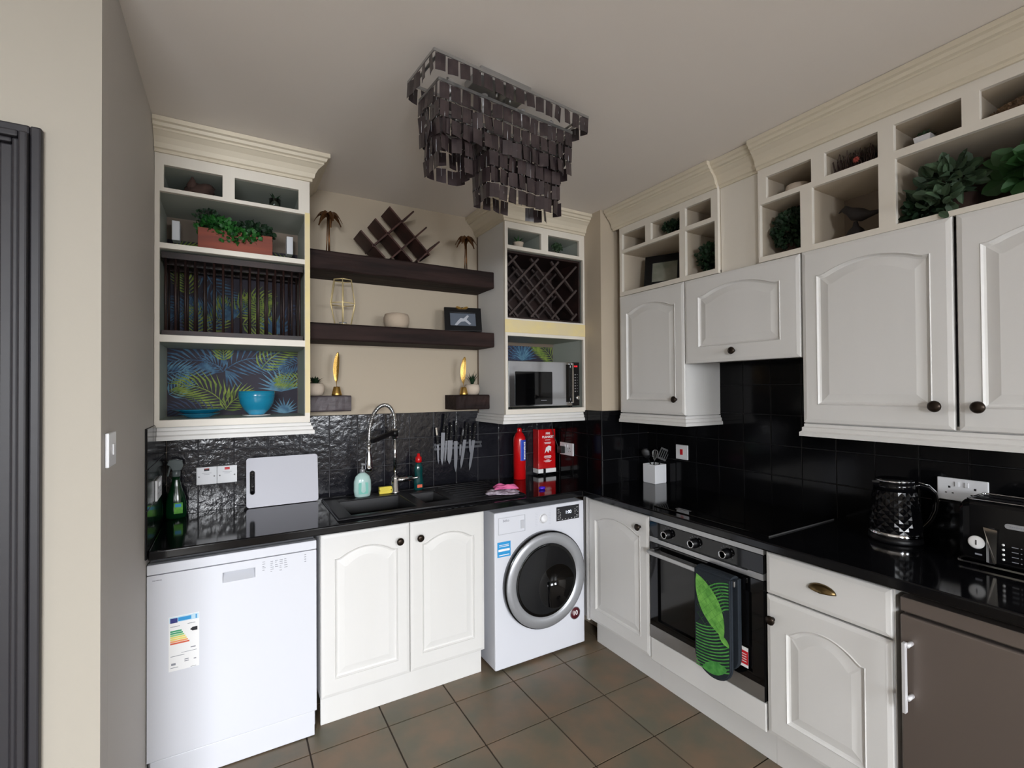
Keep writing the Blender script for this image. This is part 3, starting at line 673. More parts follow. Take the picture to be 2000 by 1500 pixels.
fo, so, bk = open_unit(c1, 0.001, 0.600, H1, 0.37)
cm = MB(); sweep_profile(cm, [(0.0015, -0.3775), (0.6005, -0.3775), (0.6005, -0.0015)], CROWN); cm.build('cornice', CREAM, c1)
pm = MB(); sweep_profile(pm, [(0.0085, -0.358), (0.600, -0.358), (0.600, -0.010)], [(o_ - .004, z - .0005) for o_, z in PELMET]); pm.box(0.0085, 0.597, -0.355, -0.01, 1.336, 1.354); pm.build('pelmet', WHITE, c1)
MB().box(0.5785, 0.6005, -0.3782, -0.3772, 1.40, 2.35).build('bare_edge_strip', YELLOW, c1)
# wallpaper
def wallpaper(par, x0, x1, z0, z1, y, spec, seed, extra=0):
    mb = MB(); mb.box(x0, x1, y, y + 0.0008, z0, z1, 0)
    pr = Printer(mb, (x0 + .001, x1 - .001, z0 + .001, z1 - .001), lambda a, b, d_: (a, y - d_, b))
    rnd = random.Random(seed)
    for _ in range(extra):
        pr.frond(rnd.uniform(x0, x1), rnd.uniform(z0, z1), rnd.uniform(0, 2 * PI), rnd.uniform(.16, .26), rnd.uniform(-1.2, 1.2), rnd.choice([1, 2, 3, 4, 3]), n=12, ll=.075, lw=.0045)
    for s_ in spec:
        getattr(pr, s_[0])(*s_[1:])
    return mb.build('palm_wallpaper', [PAPER, PBLUE, PLB, PLIME, PDK], par, fix=False)
A = math.radians
wallpaper(bk, 0.012, 0.584, 1.385, 1.712, -0.0235, [
    ('frond', 0.24, 1.60, A(118), .10, 1.2, 1, 9, .0042, .07),
    ('frond', 0.24, 1.62, A(150), .24, 1.0, 1, 11, .0050, .11), ('frond', 0.26, 1.62, A(40), .26, -1.3, 1, 11, .0050, .11),
    ('fan', 0.25, 1.61, A(-80), A(-25), 5, .12, 1, .005),
    ('fan', 0.505, 1.50, A(20), A(165), 13, .15, 2, .006),
    ('frond', 0.02, 1.49, A(35), .10, .2, 2, 8, .0042, .07), ('frond', -0.02, 1.59, A(5), .12, .2, 2, 8, .0042, .07),
    ('frond', 0.255, 1.42, A(118), .25, 1.25, 3, 13, .0048, .10), ('frond', 0.25, 1.41, A(60), .14, -.9, 3, 9, .0044, .08),
    ('frond', 0.245, 1.66, A(95), .08, 0, 3, 7, .005, .06), ('frond', 0.41, 1.62, A(55), .24, -.7, 3, 13, .0045, .09),
    ('frond', 0.60, 1.56, A(175), .12, .4, 3, 9, .005, .06), ('frond', 0.20, 1.40, A(165), .2, .4, 4, 9, .004, .07),
    ('fan', 0.52, 1.385, A(20), A(160), 11, .09, 2, .005), ('frond', 0.60, 1.66, A(200), .1, 0.2, 1, 8, .005, .06)], 1)
wallpaper(bk, 0.012, 0.584, 1.742, 2.104, -0.0235, [
    ('frond', 0.10, 1.98, A(100), .12, .3, 3, 9, .0042, .07), ('frond', 0.30, 1.88, A(60), .2, -1.0, 3, 12, .0045, .09), ('fan', 0.28, 1.86, A(60), A(160), 8, .1, 1),
    ('frond', 0.12, 1.78, A(80), .14, .5, 3, 10, .0042, .07), ('fan', 0.48, 1.80, A(30), A(150), 10, .13, 1), ('frond', 0.16, 1.90, A(170), .15, .6, 1, 10, .0044, .08)], 4, 8)
wallpaper(bk, 0.012, 0.584, 2.127, 2.235, -0.0235, [('frond', 0.02, 2.14, A(40), .14, -.5, 3, 10, .005, .07), ('frond', 0.57, 2.14, A(150), .14, .5, 3, 10, .005, .07)], 6, 2)
for x0 in (0.034, 0.515):
    bkt = MB().box(x0, x0 + 0.028, -0.30, -0.05, 2.225, 2.290) if False else MB().box(x0 + .006, x0 + 0.036, -0.140, -0.085, 2.205, 2.295)
    bkt.build('white_block', PLAST2, c1, bevel=0.002)
# plate rack (dowels) rests inside
prk = thing('plate_rack', 'dark wooden dowel plate rack on the middle shelf of the open cabinet', 'plate rack', (0.3, -0.2, 1.743))
for y in (-0.33, -0.20, -0.07):
    MB().box(0.022, 0.574, y - .011, y + .011, 1.7435, 1.765).build('bottom_rail', DARKW2, prk); MB().box(0.022, 0.574, y - .011, y + .011, 2.072, 2.098).build('top_rail', DARKW2, prk)
for x in (0.022, 0.561):
    for z in (1.746, 2.076):
        MB().box(x, x + .013, -0.3185, -0.0815, z, z + .018) if False else None
        for (ya, yb_) in ((-0.3188, -0.2112), (-0.1888, -0.0812)): MB().box(x, x + .013, ya, yb_, z, z + .018).build('side_rail', DARKW2, prk)
for y in (-0.33, -0.20):
    for k in range(16):
        x = 0.035 + k * 0.0350
        MB().lathe([(0.0048, 1.7655), (0.0048, 2.0715)], (x, y, 0), n=8).build('dowel', DARKW2, prk)

c2 = thing('microwave_cabinet', 'tall white open cabinet holding wine rack and microwave, above the washing machine', 'cabinet', (1.968, -0.19, 1.3))
H2 = [(1.691, 1.928, 2.362, 2.462), (1.980, 2.223, 2.362, 2.462), (1.686, 2.252, 1.928, 2.340), (1.686, 2.252, 1.385, 1.822)]
fo2, so2, bk2 = open_unit(c2, 1.669, 2.2655, H2, 0.37)
cm = MB(); sweep_profile(cm, [(1.6685, -0.0015), (1.6685, -0.3775), (2.2655, -0.3775)], CROWN, 1); cm.build('cornice', CREAM, c2)
pm = MB(); sweep_profile(pm, [(1.670, -0.010), (1.670, -0.358), (2.2580, -0.358)], [(o_ - .004, z - .0005) for o_, z in PELMET]); pm.box(1.672, 2.2580, -0.355, -0.01, 1.336, 1.354); pm.build('pelmet', WHITE, c2)
MB().box(1.6655, 2.2652, -0.3802, -0.3772, 1.842, 1.918).build('cream_rail', YELLOW, c2, bevel=0.001)
wallpaper(bk2, 1.682, 2.256, 1.385, 1.80, -0.0235, [('fan', 2.0, 1.70, A(15), A(165), 15, .17, 1, .008), ('fan', 2.0, 1.70, A(35), A(145), 9, .15, 2, .005), ('frond', 2.26, 1.70, A(120), .2, .8, 3, 12, .007, .1), ('frond', 1.68, 1.70, A(60), .16, -.6, 3, 10, .007, .1), ('frond', 1.8, 1.80, A(-20), .2, -.6, 4, 10, .0044, .08)], 9)
# ================================================================== UPPER UNITS, RIGHT WALL
def pelmet_R(par, y0, y1, ret_a=False):
    m_ = MB(); P_ = [(o_ - .004, z - .0005) for o_, z in PELMET]
    return m_, P_
ua = thing('corner_wall_cabinet', 'white single door wall cabinet in the corner with five open cubbies above it', 'cabinet', (2.5, -0.84, 1.3))
carcass(MB(), 2.3825, 2.657, -1.086, -0.592, 1.356, 2.094, '-X').build('carcass', WHITE, ua)
dr = panel_door(FR(-0.594, 1.358, 2.382), 0.492, 0.716, 0.038, ua); knob((2.362, -1.030, 1.443), (-1, 0, 0), dr)
pm = MB(); sweep_profile(pm, [(2.372, -0.594), (2.372, -1.082), (2.6575, -1.082)], [(o_ - .004, z - .0005) for o_, z in PELMET], 1); pm.box(2.38, 2.6575, -1.078, -0.594, 1.336, 1.354)
pm.build('pelmet', WHITE, ua)
def cubby_top(par, y0, y1, holes, z0=2.0765):
    f = MB(); cells(f, (y0, y1), (z0, 2.62), holes, 2.368, 2.386, 'YZ'); f.build('face_frame', OFFW, par, bevel=0.0015)
    e = 0.008; s_ = MB(); cells(s_, (y0 + .0005, y1 - .0005), (z0 + .018, 2.62), [(a - e, b + e, c, d_) for a, b, c, d_ in holes], 2.3865, 2.648, 'YZ'); s_.build('cubby_walls', INNERW, par)
    MB().box(2.6485, 2.6655, y0 + .0005, y1 - .0005, z0 + .018, 2.62).build('back_panel', INDARK, par)
INNERW = mat('cream_cubby_lining', (196, 184, 166), 0.6)
cubby_top(ua, -1.296, -0.594, [(-0.810, -0.618, 2.362, 2.459), (-1.060, -0.854, 2.362, 2.461), (-1.256, -1.097, 2.366, 2.465), (-1.056, -0.616, 2.102, 2.342), (-1.277, -1.096, 2.102, 2.342)])
cm = MB(); sweep_profile(cm, [(2.3675, -0.5430), (2.3675, -1.2965)], CROWN, 1); cm.build('cornice', CREAM, ua)
uh = thing('cooker_hood_cabinet', 'short white flap door cabinet above the hob with a plain panel on top', 'cabinet', (2.5, -1.39, 1.63))
carcass(MB(), 2.3825, 2.657, -1.6945, -1.0865, 1.664, 2.0755, '-X').build('carcass', WHITE, uh)
dr = panel_door(FR(-1.090, 1.633, 2.382), 0.603, 0.441, 0.042, uh, mx=0.085, mb_=0.08, mt_=0.055); knob((2.362, -1.380, 1.683), (-1, 0, 0), dr)
MB().box(2.390, 2.408, -1.5065, -1.2975, 2.0765, 2.62).build('top_panel', OFFW, uh)
MB().box(2.389, 2.657, -1.6945, -1.0885, 1.645, 1.6635).build('hood_base', STEELD, uh)
uc = thing('double_wall_cabinet', 'tall white double door wall cabinet at the right with open cubbies and plants above', 'cabinet', (2.5, -2.2, 1.3))
carcass(MB(), 2.3825, 2.657, -2.70, -1.6975, 1.352, 2.094, '-X').build('carcass', WHITE, uc)
for (y, wd, ky) in ((-1.700, 0.493, -2.147), (-2.203, 0.49, -2.257)):
    dr = panel_door(FR(y, 1.356, 2.382), wd, 0.720, 0.040, uc); knob((2.362, ky, 1.436), (-1, 0, 0), dr, BRONZE, 1.1)
pm = MB(); sweep_profile(pm, [(2.6575, -1.708), (2.372, -1.708), (2.372, -2.70)], [(o_ - .004, z - .0005) for o_, z in PELMET], 1); pm.box(2.376, 2.6575, -2.70, -1.712, 1.336, 1.3515)
pm.build('pelmet', WHITE, uc)
cubby_top(uc, -2.76, -1.5075, [(-1.742, -1.547, 2.362, 2.459), (-1.982, -1.795, 2.364, 2.461), (-2.221, -2.033, 2.365, 2.462), (-2.46, -2.267, 2.365, 2.462), (-1.696, -1.517, 2.100, 2.340), (-1.982, -1.745, 2.100, 2.338), (-2.70, -2.036, 2.096, 2.336)])
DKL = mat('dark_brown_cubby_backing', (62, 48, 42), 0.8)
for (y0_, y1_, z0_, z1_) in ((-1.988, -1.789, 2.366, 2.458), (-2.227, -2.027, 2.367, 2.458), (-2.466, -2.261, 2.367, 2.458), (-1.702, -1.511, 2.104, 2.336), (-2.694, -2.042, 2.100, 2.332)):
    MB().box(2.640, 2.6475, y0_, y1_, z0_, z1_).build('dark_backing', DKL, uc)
cm = MB(); sweep_profile(cm, [(2.3675, -1.507), (2.3675, -2.76)], CROWN, 1); cm.build('cornice', CREAM, uc)
ch = MB(); sweep_profile(ch, [(2.3895, -1.2975), (2.3895, -1.5065)], CROWN, 1); ch.build('cornice', CREAM, uh)

# ================================================================== FLOATING SHELVES
def beam(name_lbl, x0, x1, dy, z0, z1, mt, seed, grp=None):
    rnd = random.Random(seed); n = 14; mb = MB(); L = []
    for k in range(n + 1):
        x = x0 + (x1 - x0) * k / n; j = lambda a=.0022: rnd.uniform(-a, a)
        L.append([(x, -0.0005, z0), (x, -dy + .006, z0 + j(.0012) * 0), (x, -dy + j(), z0 + .007), (x, -dy + j(), (z0 + z1) / 2), (x, -dy + j(), z1 - .007), (x, -dy + .006, z1), (x, -0.0005, z1)])
    mb.loops(L)
    return tag(mb.build('floating_shelf', mt, bevel=0.002), name_lbl, 'shelf')
beam('upper of the two long dark timber beam shelves, holding the zigzag wine rack', 0.6025, 1.6665, 0.245, 2.122, 2.222, DARKW, 1)
beam('lower of the two long dark timber beam shelves, holding the photo frame', 0.6025, 1.6665, 0.245, 1.762, 1.850, DARKW, 2)
beam('short worn timber block shelf on the left above the tap', 0.6025, 0.838, 0.15, 1.392, 1.4765, WORNW, 3)
beam('short dark timber block shelf on the right above the knives', 1.441, 1.6665, 0.178, 1.382, 1.471, DARKW, 4)

def palm(loc, sc_, lbl, seed):
    t = thing('palm_ornament', lbl, 'ornament', loc, group='metal palm tree candle holders'); rnd = random.Random(seed); x, y, z = loc
    MB().lathe([(0.03, 0), (0.03, 0.004), (0.0, 0.006)], loc, n=20).build('base', COPPER, t)
    tk = MB()
    for dx in (-0.009, 0.004, 0.0):
        tk.tube([(x + dx * 1.3, y + (dx == 0) * .008, z + .004), (x + dx * .9, y, z + .10 * sc_), (x + dx * .6, y, z + .215 * sc_)], 0.0028, 6)
    tk.build('trunk', COPPER, t)
    for k in range(7):
        a = 2 * PI * k / 7 + 0.4; L = 0.075 * sc_
        lf = MB(); P = []
        for j in range(8):
            q = j / 7; r_ = L * q; h = .214 * sc_ + .028 * sc_ * math.sin(PI * min(q * 1.1, 1) * .75) - .068 * sc_ * q * q
            P.append((Vector((x + r_ * math.cos(a), y + r_ * .8 * math.sin(a), z + h)), .004 + .014 * math.sin(PI * min(q + .1, 1))))
        s_ = Vector((-math.sin(a), math.cos(a), 0))
        lf.loops([[p - s_ * w_ + Vector((0, 0, -w_ * .8)), p + Vector((0, 0, .0015)), p + s_ * w_ + Vector((0, 0, -w_ * .8)), p + Vector((0, 0, -.001))] for p, w_ in P])
        lf.build('palm_leaf', COPPER, t)
palm((0.720, -0.17, 2.2225), 0.98, 'copper-coloured metal palm tree ornament at the left end of the upper beam shelf', 1)
palm((1.515, -0.17, 2.2225), 0.95, 'copper-coloured metal palm tree ornament at the right end of the upper beam shelf', 2)

zr = thing('zigzag_wine_rack', 'dark wooden crisscross wine rack standing on the upper beam shelf', 'wine rack', (1.097, -0.13, 2.223))
SQ = math.sqrt(.5); ZRW = mat('mahogany_stain', (72, 42, 36), 0.6, rgb2=(56, 34, 30), nscale=14)
def lat(a, b): # board between two front-plane points, thickness 9 mm, depth .17
    a = Vector((a[0], 0, a[1])); b = Vector((b[0], 0, b[1])); d_ = (b - a).normalized(); n_ = Vector((-d_.z, 0, d_.x)) * .0045
    mb = MB(); mb.loops([[Vector((p.x, y, p.z)) for p in (a - n_, b - n_, b + n_, a + n_)] for y in (-0.225, -0.06)])
    return mb.build('rack_board', ZRW, zr, bevel=0.0008)
lat((1.027, 2.514), (1.262, 2.279)); lat((0.949, 2.435), (1.157, 2.2275)); lat((0.872, 2.359), (1.0035, 2.2275))
lat((1.167, 2.514), (0.934, 2.281)); lat((1.243, 2.436), (1.0385, 2.2315)); lat((1.321, 2.365), (1.187, 2.231))

lv = thing('wire_lantern', 'pale gold geometric wire lantern on the lower beam shelf', 'lantern', (0.79, -0.16, 1.85))
def hexa(z, r, n=6, ph=0.3): return [Vector((0.792 + r * math.cos(2 * PI * k / n + ph), -0.165 + r * math.sin(2 * PI * k / n + ph), z)) for k in range(n)]
w1, w2, w3 = hexa(1.8535, .046), hexa(1.965, .070), hexa(2.092, .050); mb = MB()
for q in (w1, w2, w3): mb.tube(q, 0.0028, 6, closed=True)
for k in range(6): mb.tube([w1[k], w2[k], w3[k]], 0.0028, 6)
mb.build('wire_frame', GOLDW, lv)
cd = MB().lathe([(0.02, 1.8555), (0.02, 1.868), (0.016, 1.8685), (0.0, 1.8645)], (0.792, -0.165, 0), n=20).build('tealight_cup', SILVER, lv)
tag(MB().lathe([(0.052, 0), (0.064, .008), (0.070, .030), (0.071, .060), (0.064, .080), (0.056, .083), (0.052, .080), (0.056, .06), (0.05, .02), (0.0, .015)], (1.083, -0.165, 1.8505), n=32).build('stone_bowl', CONC2), 'round beige stone bowl on the lower beam shelf between lantern and photo frame', 'bowl')

def frame_obj(lbl, M, w_, h, bw, name, pm_, extra=None):
    t = thing('photo_frame', lbl, 'picture frame', tuple(M.translation)); 
    f = MB(); f.M = M; cells(f, (0, w_), (0, h), [(bw, w_ - bw, bw, h - bw)], 0, .016, 'XY'); f.build('frame', BLACKP, t, bevel=.002)
    g = MB(); g.M = M; g.box(bw, w_ - bw, bw, h - bw, .002, .006, 0); po = g.build('picture', [PHOTOG if pm_ else PHOTOL], t)
    k = MB(); k.M = M; k.loops([[(w_ / 2 - .02, 0.02, 0), (w_ / 2 + .02, .02, 0), (w_ / 2 + .015, h * .7, 0), (w_ / 2 - .015, h * .7, 0)], [(w_ / 2 - .02, 0.02 - .0, -.004), (w_ / 2 + .02, .02, -.004), (w_ / 2 + .015, h * .7, -.004), (w_ / 2 - .015, h * .7, -.004)]])
    k.build('easel_back', BLACKP, t)
    return t, po
th = math.radians(14)
Mf = frame_M((1.412, -0.19, 1.8515), (0.93, -0.05 * 0 + 0.0, 0), (0, math.sin(th), math.cos(th))) @ Matrix.Rotation(0, 4, 'Z')
Mf = Matrix.Translation((1.372, -0.170, 1.8515)) @ Matrix.Rotation(math.radians(-14), 4, 'Z') @ frame_M((0, 0, 0), (1, 0, 0), (0, math.sin(th), math.cos(th)))
t, po = frame_obj('black photo frame with a gold bow leaning on the lower beam shelf', Mf, 0.225, 0.150, 0.034, 'f', True)
g = MB(); g.M = Mf
pl = [[(.06, .04), (.075, .038), (.10, .062), (.125, .066), (.15, .045), (.162, .05), (.135, .078), (.15, .10), (.14, .106), (.118, .084), (.098, .086), (.078, .064)]]
for q in pl: g.loops([[(x, y, .0062) for x, y in q], [(x, y, .0066) for x, y in q]])
g.build('palm_picture_shape', PHOTOW, po)
g = MB(); g.M = Mf; g.smooth = False
for s_ in (-1, 1): g.loops([[(.1075 + s_ * a, b + dy, z) for a, b in ((0, .140), (.012, .150), (.032, .155), (.038, .147), (.024, .138), (.010, .136))] for z, dy in ((.0165, 0), (.024, .0))])
g.lathe([(.006, .016), (.007, .026), (0, .028)], (.1075, .142, 0), n=10)
g.build('gold_bow', GOLD, t)

def feather(loc, lbl, yaw, seed):
    t = thing('feather_ornament', lbl, 'ornament', loc, group='gold feather ornaments')
    x, y, z = loc
    MB().lathe([(0.025, 0), (0.027, .004), (0.024, .014), (0.017, .045), (0.015, .048), (0, .048)], loc, n=24).build('inkwell_base', GOLD, t)
    mb = MB(); N = 16; u = Vector((math.cos(yaw), math.sin(yaw), 0)); nn = Vector((-u.y, u.x, 0)); L = []
    for k in range(N + 1):
        q = k / N; zz = z + .048 + .185 * q; cx_ = Vector((x, y, 0)) + u * (.008 * q * q - .004 * math.sin(PI * q))
        wl = .0165 * max(0.0, math.sin(PI * min(1, max(0, (q - .12) / .9)))) ** .6 + .0015; wr = wl * .85
        L.append([cx_ - u * wl + Vector((0, 0, zz)), cx_ - nn * .003 + Vector((0, 0, zz)), cx_ + u * wr + Vector((0, 0, zz)), cx_ + nn * .003 + Vector((0, 0, zz))])
    mb.smooth = False; mb.loops(L); fo_ = mb.build('feather', GOLD, t)
    ri = MB()
    for k in range(13):
        q = .2 + k * .055; zz = z + .048 + .185 * q; wl = .0150 * math.sin(PI * (q - .12) / .9) ** .6
        for s_ in (-1, 1): 
            a = Vector((x, y, zz)) + u * (.008 * q * q - .004 * math.sin(PI * q)) - nn * .0036; ri.tube([a, a + u * s_ * wl * .9 + Vector((0, 0, .012))], .0007, 4)
    ri.build('barbs', GOLD, fo_)
feather((0.768, -0.115, 1.477), 'gold feather in a small base on the left short shelf', 0.25, 1)
feather((1.512, -0.130, 1.4715), 'gold feather in a small base on the right short shelf', -0.3, 2)

def pot_plant(name, lbl, loc, prof, potm, fol, grp=None, cat='plant', parts=('pot', 'foliage'), leafm=LEAFD, top=None):
    t = thing(name, lbl, cat, loc, group=grp)
    MB().lathe(prof, loc, n=28).build('pot', potm, t)
    r, h = top or (prof[-2][0] * .9, prof[-2][1] - .006)
    MB().lathe([(r, h - .002), (r, h), (0, h + .001)], loc, n=20).build('soil', SOIL, t)
    m_ = MB(); fol(m_, Vector(loc) + Vector((0, 0, h))); m_.build('foliage', leafm, t, fix=False)
    return t
RP = [(0.028, 0), (0.040, .006), (0.047, .026), (0.048, .044), (0.041, .064), (0.036, .066), (0.034, .060)]
pot_plant('succulent', 'bushy dark succulent in a pale stone pot on the left short shelf', (0.662, -0.09, 1.477), RP, CONC, lambda m_, p: (blades(m_, p, 34, .055, 1.25, .007, 3), blades(m_, p, 20, .05, .6, .006, 4)), grp=None, leafm=LEAFD)
pot_plant('aloe', 'spiky green aloe in a pale round stone pot on the right short shelf', (1.588, -0.09, 1.4715), RP, CONC, lambda m_, p: (blades(m_, p, 24, .085, .55, .0045, 5, droop=.05), blades(m_, p, 9, .095, .65, .002, 8, droop=.1)), leafm=LEAFD)

# ================================================================== IN THE LEFT OPEN CABINET
t = thing('planter_box', 'red-brown wooden planter box full of small-leaved greenery in the open cabinet', 'planter', (0.297, -0.225, 2.1275))
b = MB(); cells(b, (0.147, 0.447), (-0.275, -0.165), [(0.156, 0.438, -0.266, -0.174)], 2.1275, 2.243, 'XY'); b.box(0.1565, 0.4375, -0.2655, -0.1745, 2.129, 2.225, 1)
b.build('box', [TERRA, SOIL], t, bevel=.0015)
f = MB(); leafcloud(f, (0.225, -.235, 2.262), (.085, .055, .045), 420, .019, 11, aspect=.5); leafcloud(f, (0.37, -.235, 2.26), (.085, .05, .045), 420, .019, 12, 1, aspect=.5); leafcloud(f, (0.30, -.275, 2.225), (.10, .025, .035), 260, .018, 13, aspect=.5); leafcloud(f, (0.18, -.23, 2.30), (.05, .04, .035), 90, .017, 14, 1)
f.build('greenery', [LEAFG, LEAFD], t, fix=False)
tag_ = thing('cereal_bowl', 'deep turquoise glazed bowl on a white saucer in the open cabinet', 'bowl', (0.382, -0.215, 1.3855))
MB().lathe([(0.045, 0), (0.060, .004), (0.062, .006), (0.02, .004), (0, .004)], (0.382, -.215, 1.3855), n=36).build('saucer', PRINTW, tag_)
MB().lathe([(0.034, .0065), (0.036, .010), (0.055, .030), (0.072, .062), (0.0785, .095), (0.0795, .118), (0.0765, .118), (0.074, .09), (0.05, .03), (0, .018)], (0.382, -.215, 1.3855), n=40).build('bowl', TEAL, tag_)
rr = MB()
for h, r_ in ((.100, .0788), (.093, .0781), (.086, .0768)): rr.tube([(0.382 + r_ * math.cos(2 * PI * k / 36), -.215 + r_ * math.sin(2 * PI * k / 36), 1.3855 + h) for k in range(36)], .0011, 5, closed=True)
rr.build('rib_rings', TEAL, tag_)
for k, (z, r_, lb_) in enumerate(((1.3855, .083, 'lower turquoise plate of the stack in the open cabinet'), (1.4045, .104, 'upper turquoise plate of the stack in the open cabinet'))):
    tag(MB().lathe([(r_ * .55, 0), (r_ * .6, .003), (r_ * .97, .017), (r_, .0185), (r_ * .97, .0188), (r_ * .6, .007), (0, .006)], (0.150, -.215, z), n=44).build('plate', TEAL), lb_, 'plate', 'stacked turquoise plates')
def rock(mb, c, rx, ry, rz, seed, n=10):
    rnd = random.Random(seed); L = []
    ph = [rnd.uniform(0, 6) for _ in range(4)]
    for j in range(n + 1):
        b_ = PI * j / n; L.append([Vector(c) + Vector((rx * math.sin(b_) * math.cos(a) * (1 + .25 * math.sin(3 * a + ph[0] + j)), ry * math.sin(b_) * math.sin(a) * (1 + .2 * math.sin(2 * a + ph[1])), rz * (1 - math.cos(b_)) / 2 * (1 + .3 * math.sin(2 * a + ph[2]) * math.sin(b_)))) for a in [2 * PI * k / 14 for k in range(14)]])
    sm = mb.smooth; mb.smooth = True; mb.loops(L); mb.smooth = sm
mb = MB(); rock(mb, (0.155, -.30, 2.3605), .052, .03, .066, 3); rock(mb, (0.128, -.30, 2.375), .020, .018, .070, 5); tag(mb.build('driftwood', DRIEDD), 'dark piece of driftwood in the top left cubby of the open cabinet', 'ornament')
t = thing('glass_tumbler', 'small glass with a green cutting in the top right cubby of the open cabinet', 'glass', (0.455, -.31, 2.3605))
MB().lathe([(0.022, 0), (0.026, .05), (0.0245, .05), (0.0205, .004), (0, .004)], (0.455, -.31, 2.3605), n=24).build('glass', GLASSC, t)
f = MB(); blades(f, (0.455, -.31, 2.400), 7, .045, .8, .005, 3); f.tube([(0.455, -.31, 2.368), (0.455, -.31, 2.402)], .0015, 5); f.build('cutting', LEAFD, t, fix=False)
def whitepot(lbl, loc, potm=CONC, leafm=LEAFD, s=1.0, nb=12, seed=1):
    pot_plant('small_potted_plant', lbl, loc, [(0.020 * s, 0), (0.024 * s, .004), (0.029 * s, .03 * s), (0.030 * s, .036 * s), (0.026 * s, .034 * s)], potm, lambda m_, p: blades(m_, p, nb, .05 * s, .7, .006, seed, droop=.05), leafm=leafm)
whitepot('little cactus-like plant in a pale pot in the left cubby of the microwave cabinet', (1.798, -.315, 2.3625), CONC, LEAFB, 1.15, 14, 2)
t = thing('glass_vase', 'small glass vase of dark leaves in the right cubby of the microwave cabinet', 'vase', (2.095, -.31, 2.3625))
MB().lathe([(0.018, 0), (0.024, .012), (0.02, .03), (0.012, .04), (0.0105, .04), (0.018, .02), (0.0, .004)], (2.095, -.31, 2.3625), n=24).build('glass', GLASSC, t)
f = MB(); leafcloud(f, (2.095, -.31, 2.418), (.030, .022, .018), 120, .020, 4); f.tube([(2.095, -.31, 2.368), (2.095, -.31, 2.41)], .0015, 5); f.build('sprig', LEAFM, t, fix=False)

# wine rack in microwave cabinet
wr = thing('lattice_wine_rack', 'dark wooden lattice wine rack filling the cabinet above the microwave', 'wine rack', (1.969, -.19, 1.929))
b = MB(); cells(b, (1.6875, 2.2505), (1.9295, 2.3385), [(1.7005, 2.2375, 1.9425, 2.326)], -0.345, -0.03, 'XZ'); b.box(1.701, 2.237, -.045, -.031, 1.943, 2.3255); b.build('rack_case', DARKW2, wr)
LATW = mat('grey_brown_lattice', (66, 56, 54), 0.5)
def seg(p, d_, x0, x1, z0, z1):
    ts = []
    t0, t1 = -9, 9
    for c_, dd_, lo, hi in ((p[0], d_[0], x0, x1), (p[1], d_[1], z0, z1)):
        a_, b_ = (lo - c_) / dd_, (hi - c_) / dd_
        if a_ > b_: a_, b_ = b_, a_
        t0, t1 = max(t0, a_), min(t1, b_)
    return ((p[0] + d_[0] * t0, p[1] + d_[1] * t0), (p[0] + d_[0] * t1, p[1] + d_[1] * t1)) if t1 - t0 > .05 else None
for sgn in (1, -1):
    for k in range(-4, 6):
        sg = seg((1.745 + k * .155 + (0 if sgn > 0 else .02), 2.13), (SQ, SQ * sgn), 1.708, 2.230, 1.950, 2.318)
        if not sg: continue
        a_ = Vector((sg[0][0], 0, sg[0][1])); b_ = Vector((sg[1][0], 0, sg[1][1])); n_ = Vector((-(b_ - a_).z, 0, (b_ - a_).x)).normalized() * .006
        for (ya, yb_) in ((-.338, -.322), (-.110, -.094)):
            o_ = -.0165 * (sgn < 0)
            mb = MB(); mb.loops([[Vector((p.x, y, p.z)) for p in (a_ - n_, b_ - n_, b_ + n_, a_ + n_)] for y in (ya - o_, yb_ - o_)]); mb.build('lattice_slat', LATW, wr)
# microwave
mw = thing('microwave', 'silver mirror-fronted microwave in the open cabinet above the washing machine', 'microwave', (1.968, -.2, 1.3855))
MB().box(1.702, 2.236, -.330, -.04, 1.395, 1.675).build('body', STEELD, mw, bevel=.004)
for x in (1.74, 2.20):
    for y in (-.30, -.08): MB().lathe([(.012, 0), (.012, .0095)], (x, y, 1.3856), n=12).build('foot', BLACKP, mw)
md = MB(); md.box(1.703, 2.176, -.352, -.331, 1.397, 1.676); md = md.build('door', MIRROR, mw, bevel=.003)
win = MB().prism(rounded(1.748, 2.020, 1.408, 1.612, .006), -.3535, -.3522, 'XZ').build('window', BLACKG, md)
marks([.005, .003, .005, .004, .005, .003, .005, .004], .0045, FB(1.955, 1.434, -.3537), PRINTG, win)
MB().box(2.128, 2.160, -.3532, -.3522, 1.42, 1.66).build('handle_recess', BLACKG, md)
MB().bar((2.168, -.366, 1.415), (2.168, -.366, 1.668), .011, .013, up=(0, 1, 0)).box(2.163, 2.173, -.361, -.352, 1.43, 1.445).box(2.163, 2.173, -.361, -.352, 1.64, 1.655).build('bar_handle', CHROME, md)
cpn = MB().box(2.178, 2.235, -.352, -.331, 1.397, 1.676).build('control_panel', BLACKP, mw, bevel=.002)
text('8:88', .016, FB(2.206, 1.650, -.3523), REDLED, cpn, 'display_digits')
MB().lathe([(.014, 0), (.014, .012), (.011, .016), (0, .016)], (2.214, -.352, 1.447), (0, -1, 0), 24).build('timer_dial', CHROME, cpn)
k_ = MB()
for j in range(7): k_.box(2.196, 2.206, -.3526, -.3521, 1.485 + j * .018, 1.491 + j * .018); k_.box(2.214, 2.222, -.3526, -.3521, 1.488 + j * .018, 1.490 + j * .018)
k_.build('button_marks', SILVER, cpn)

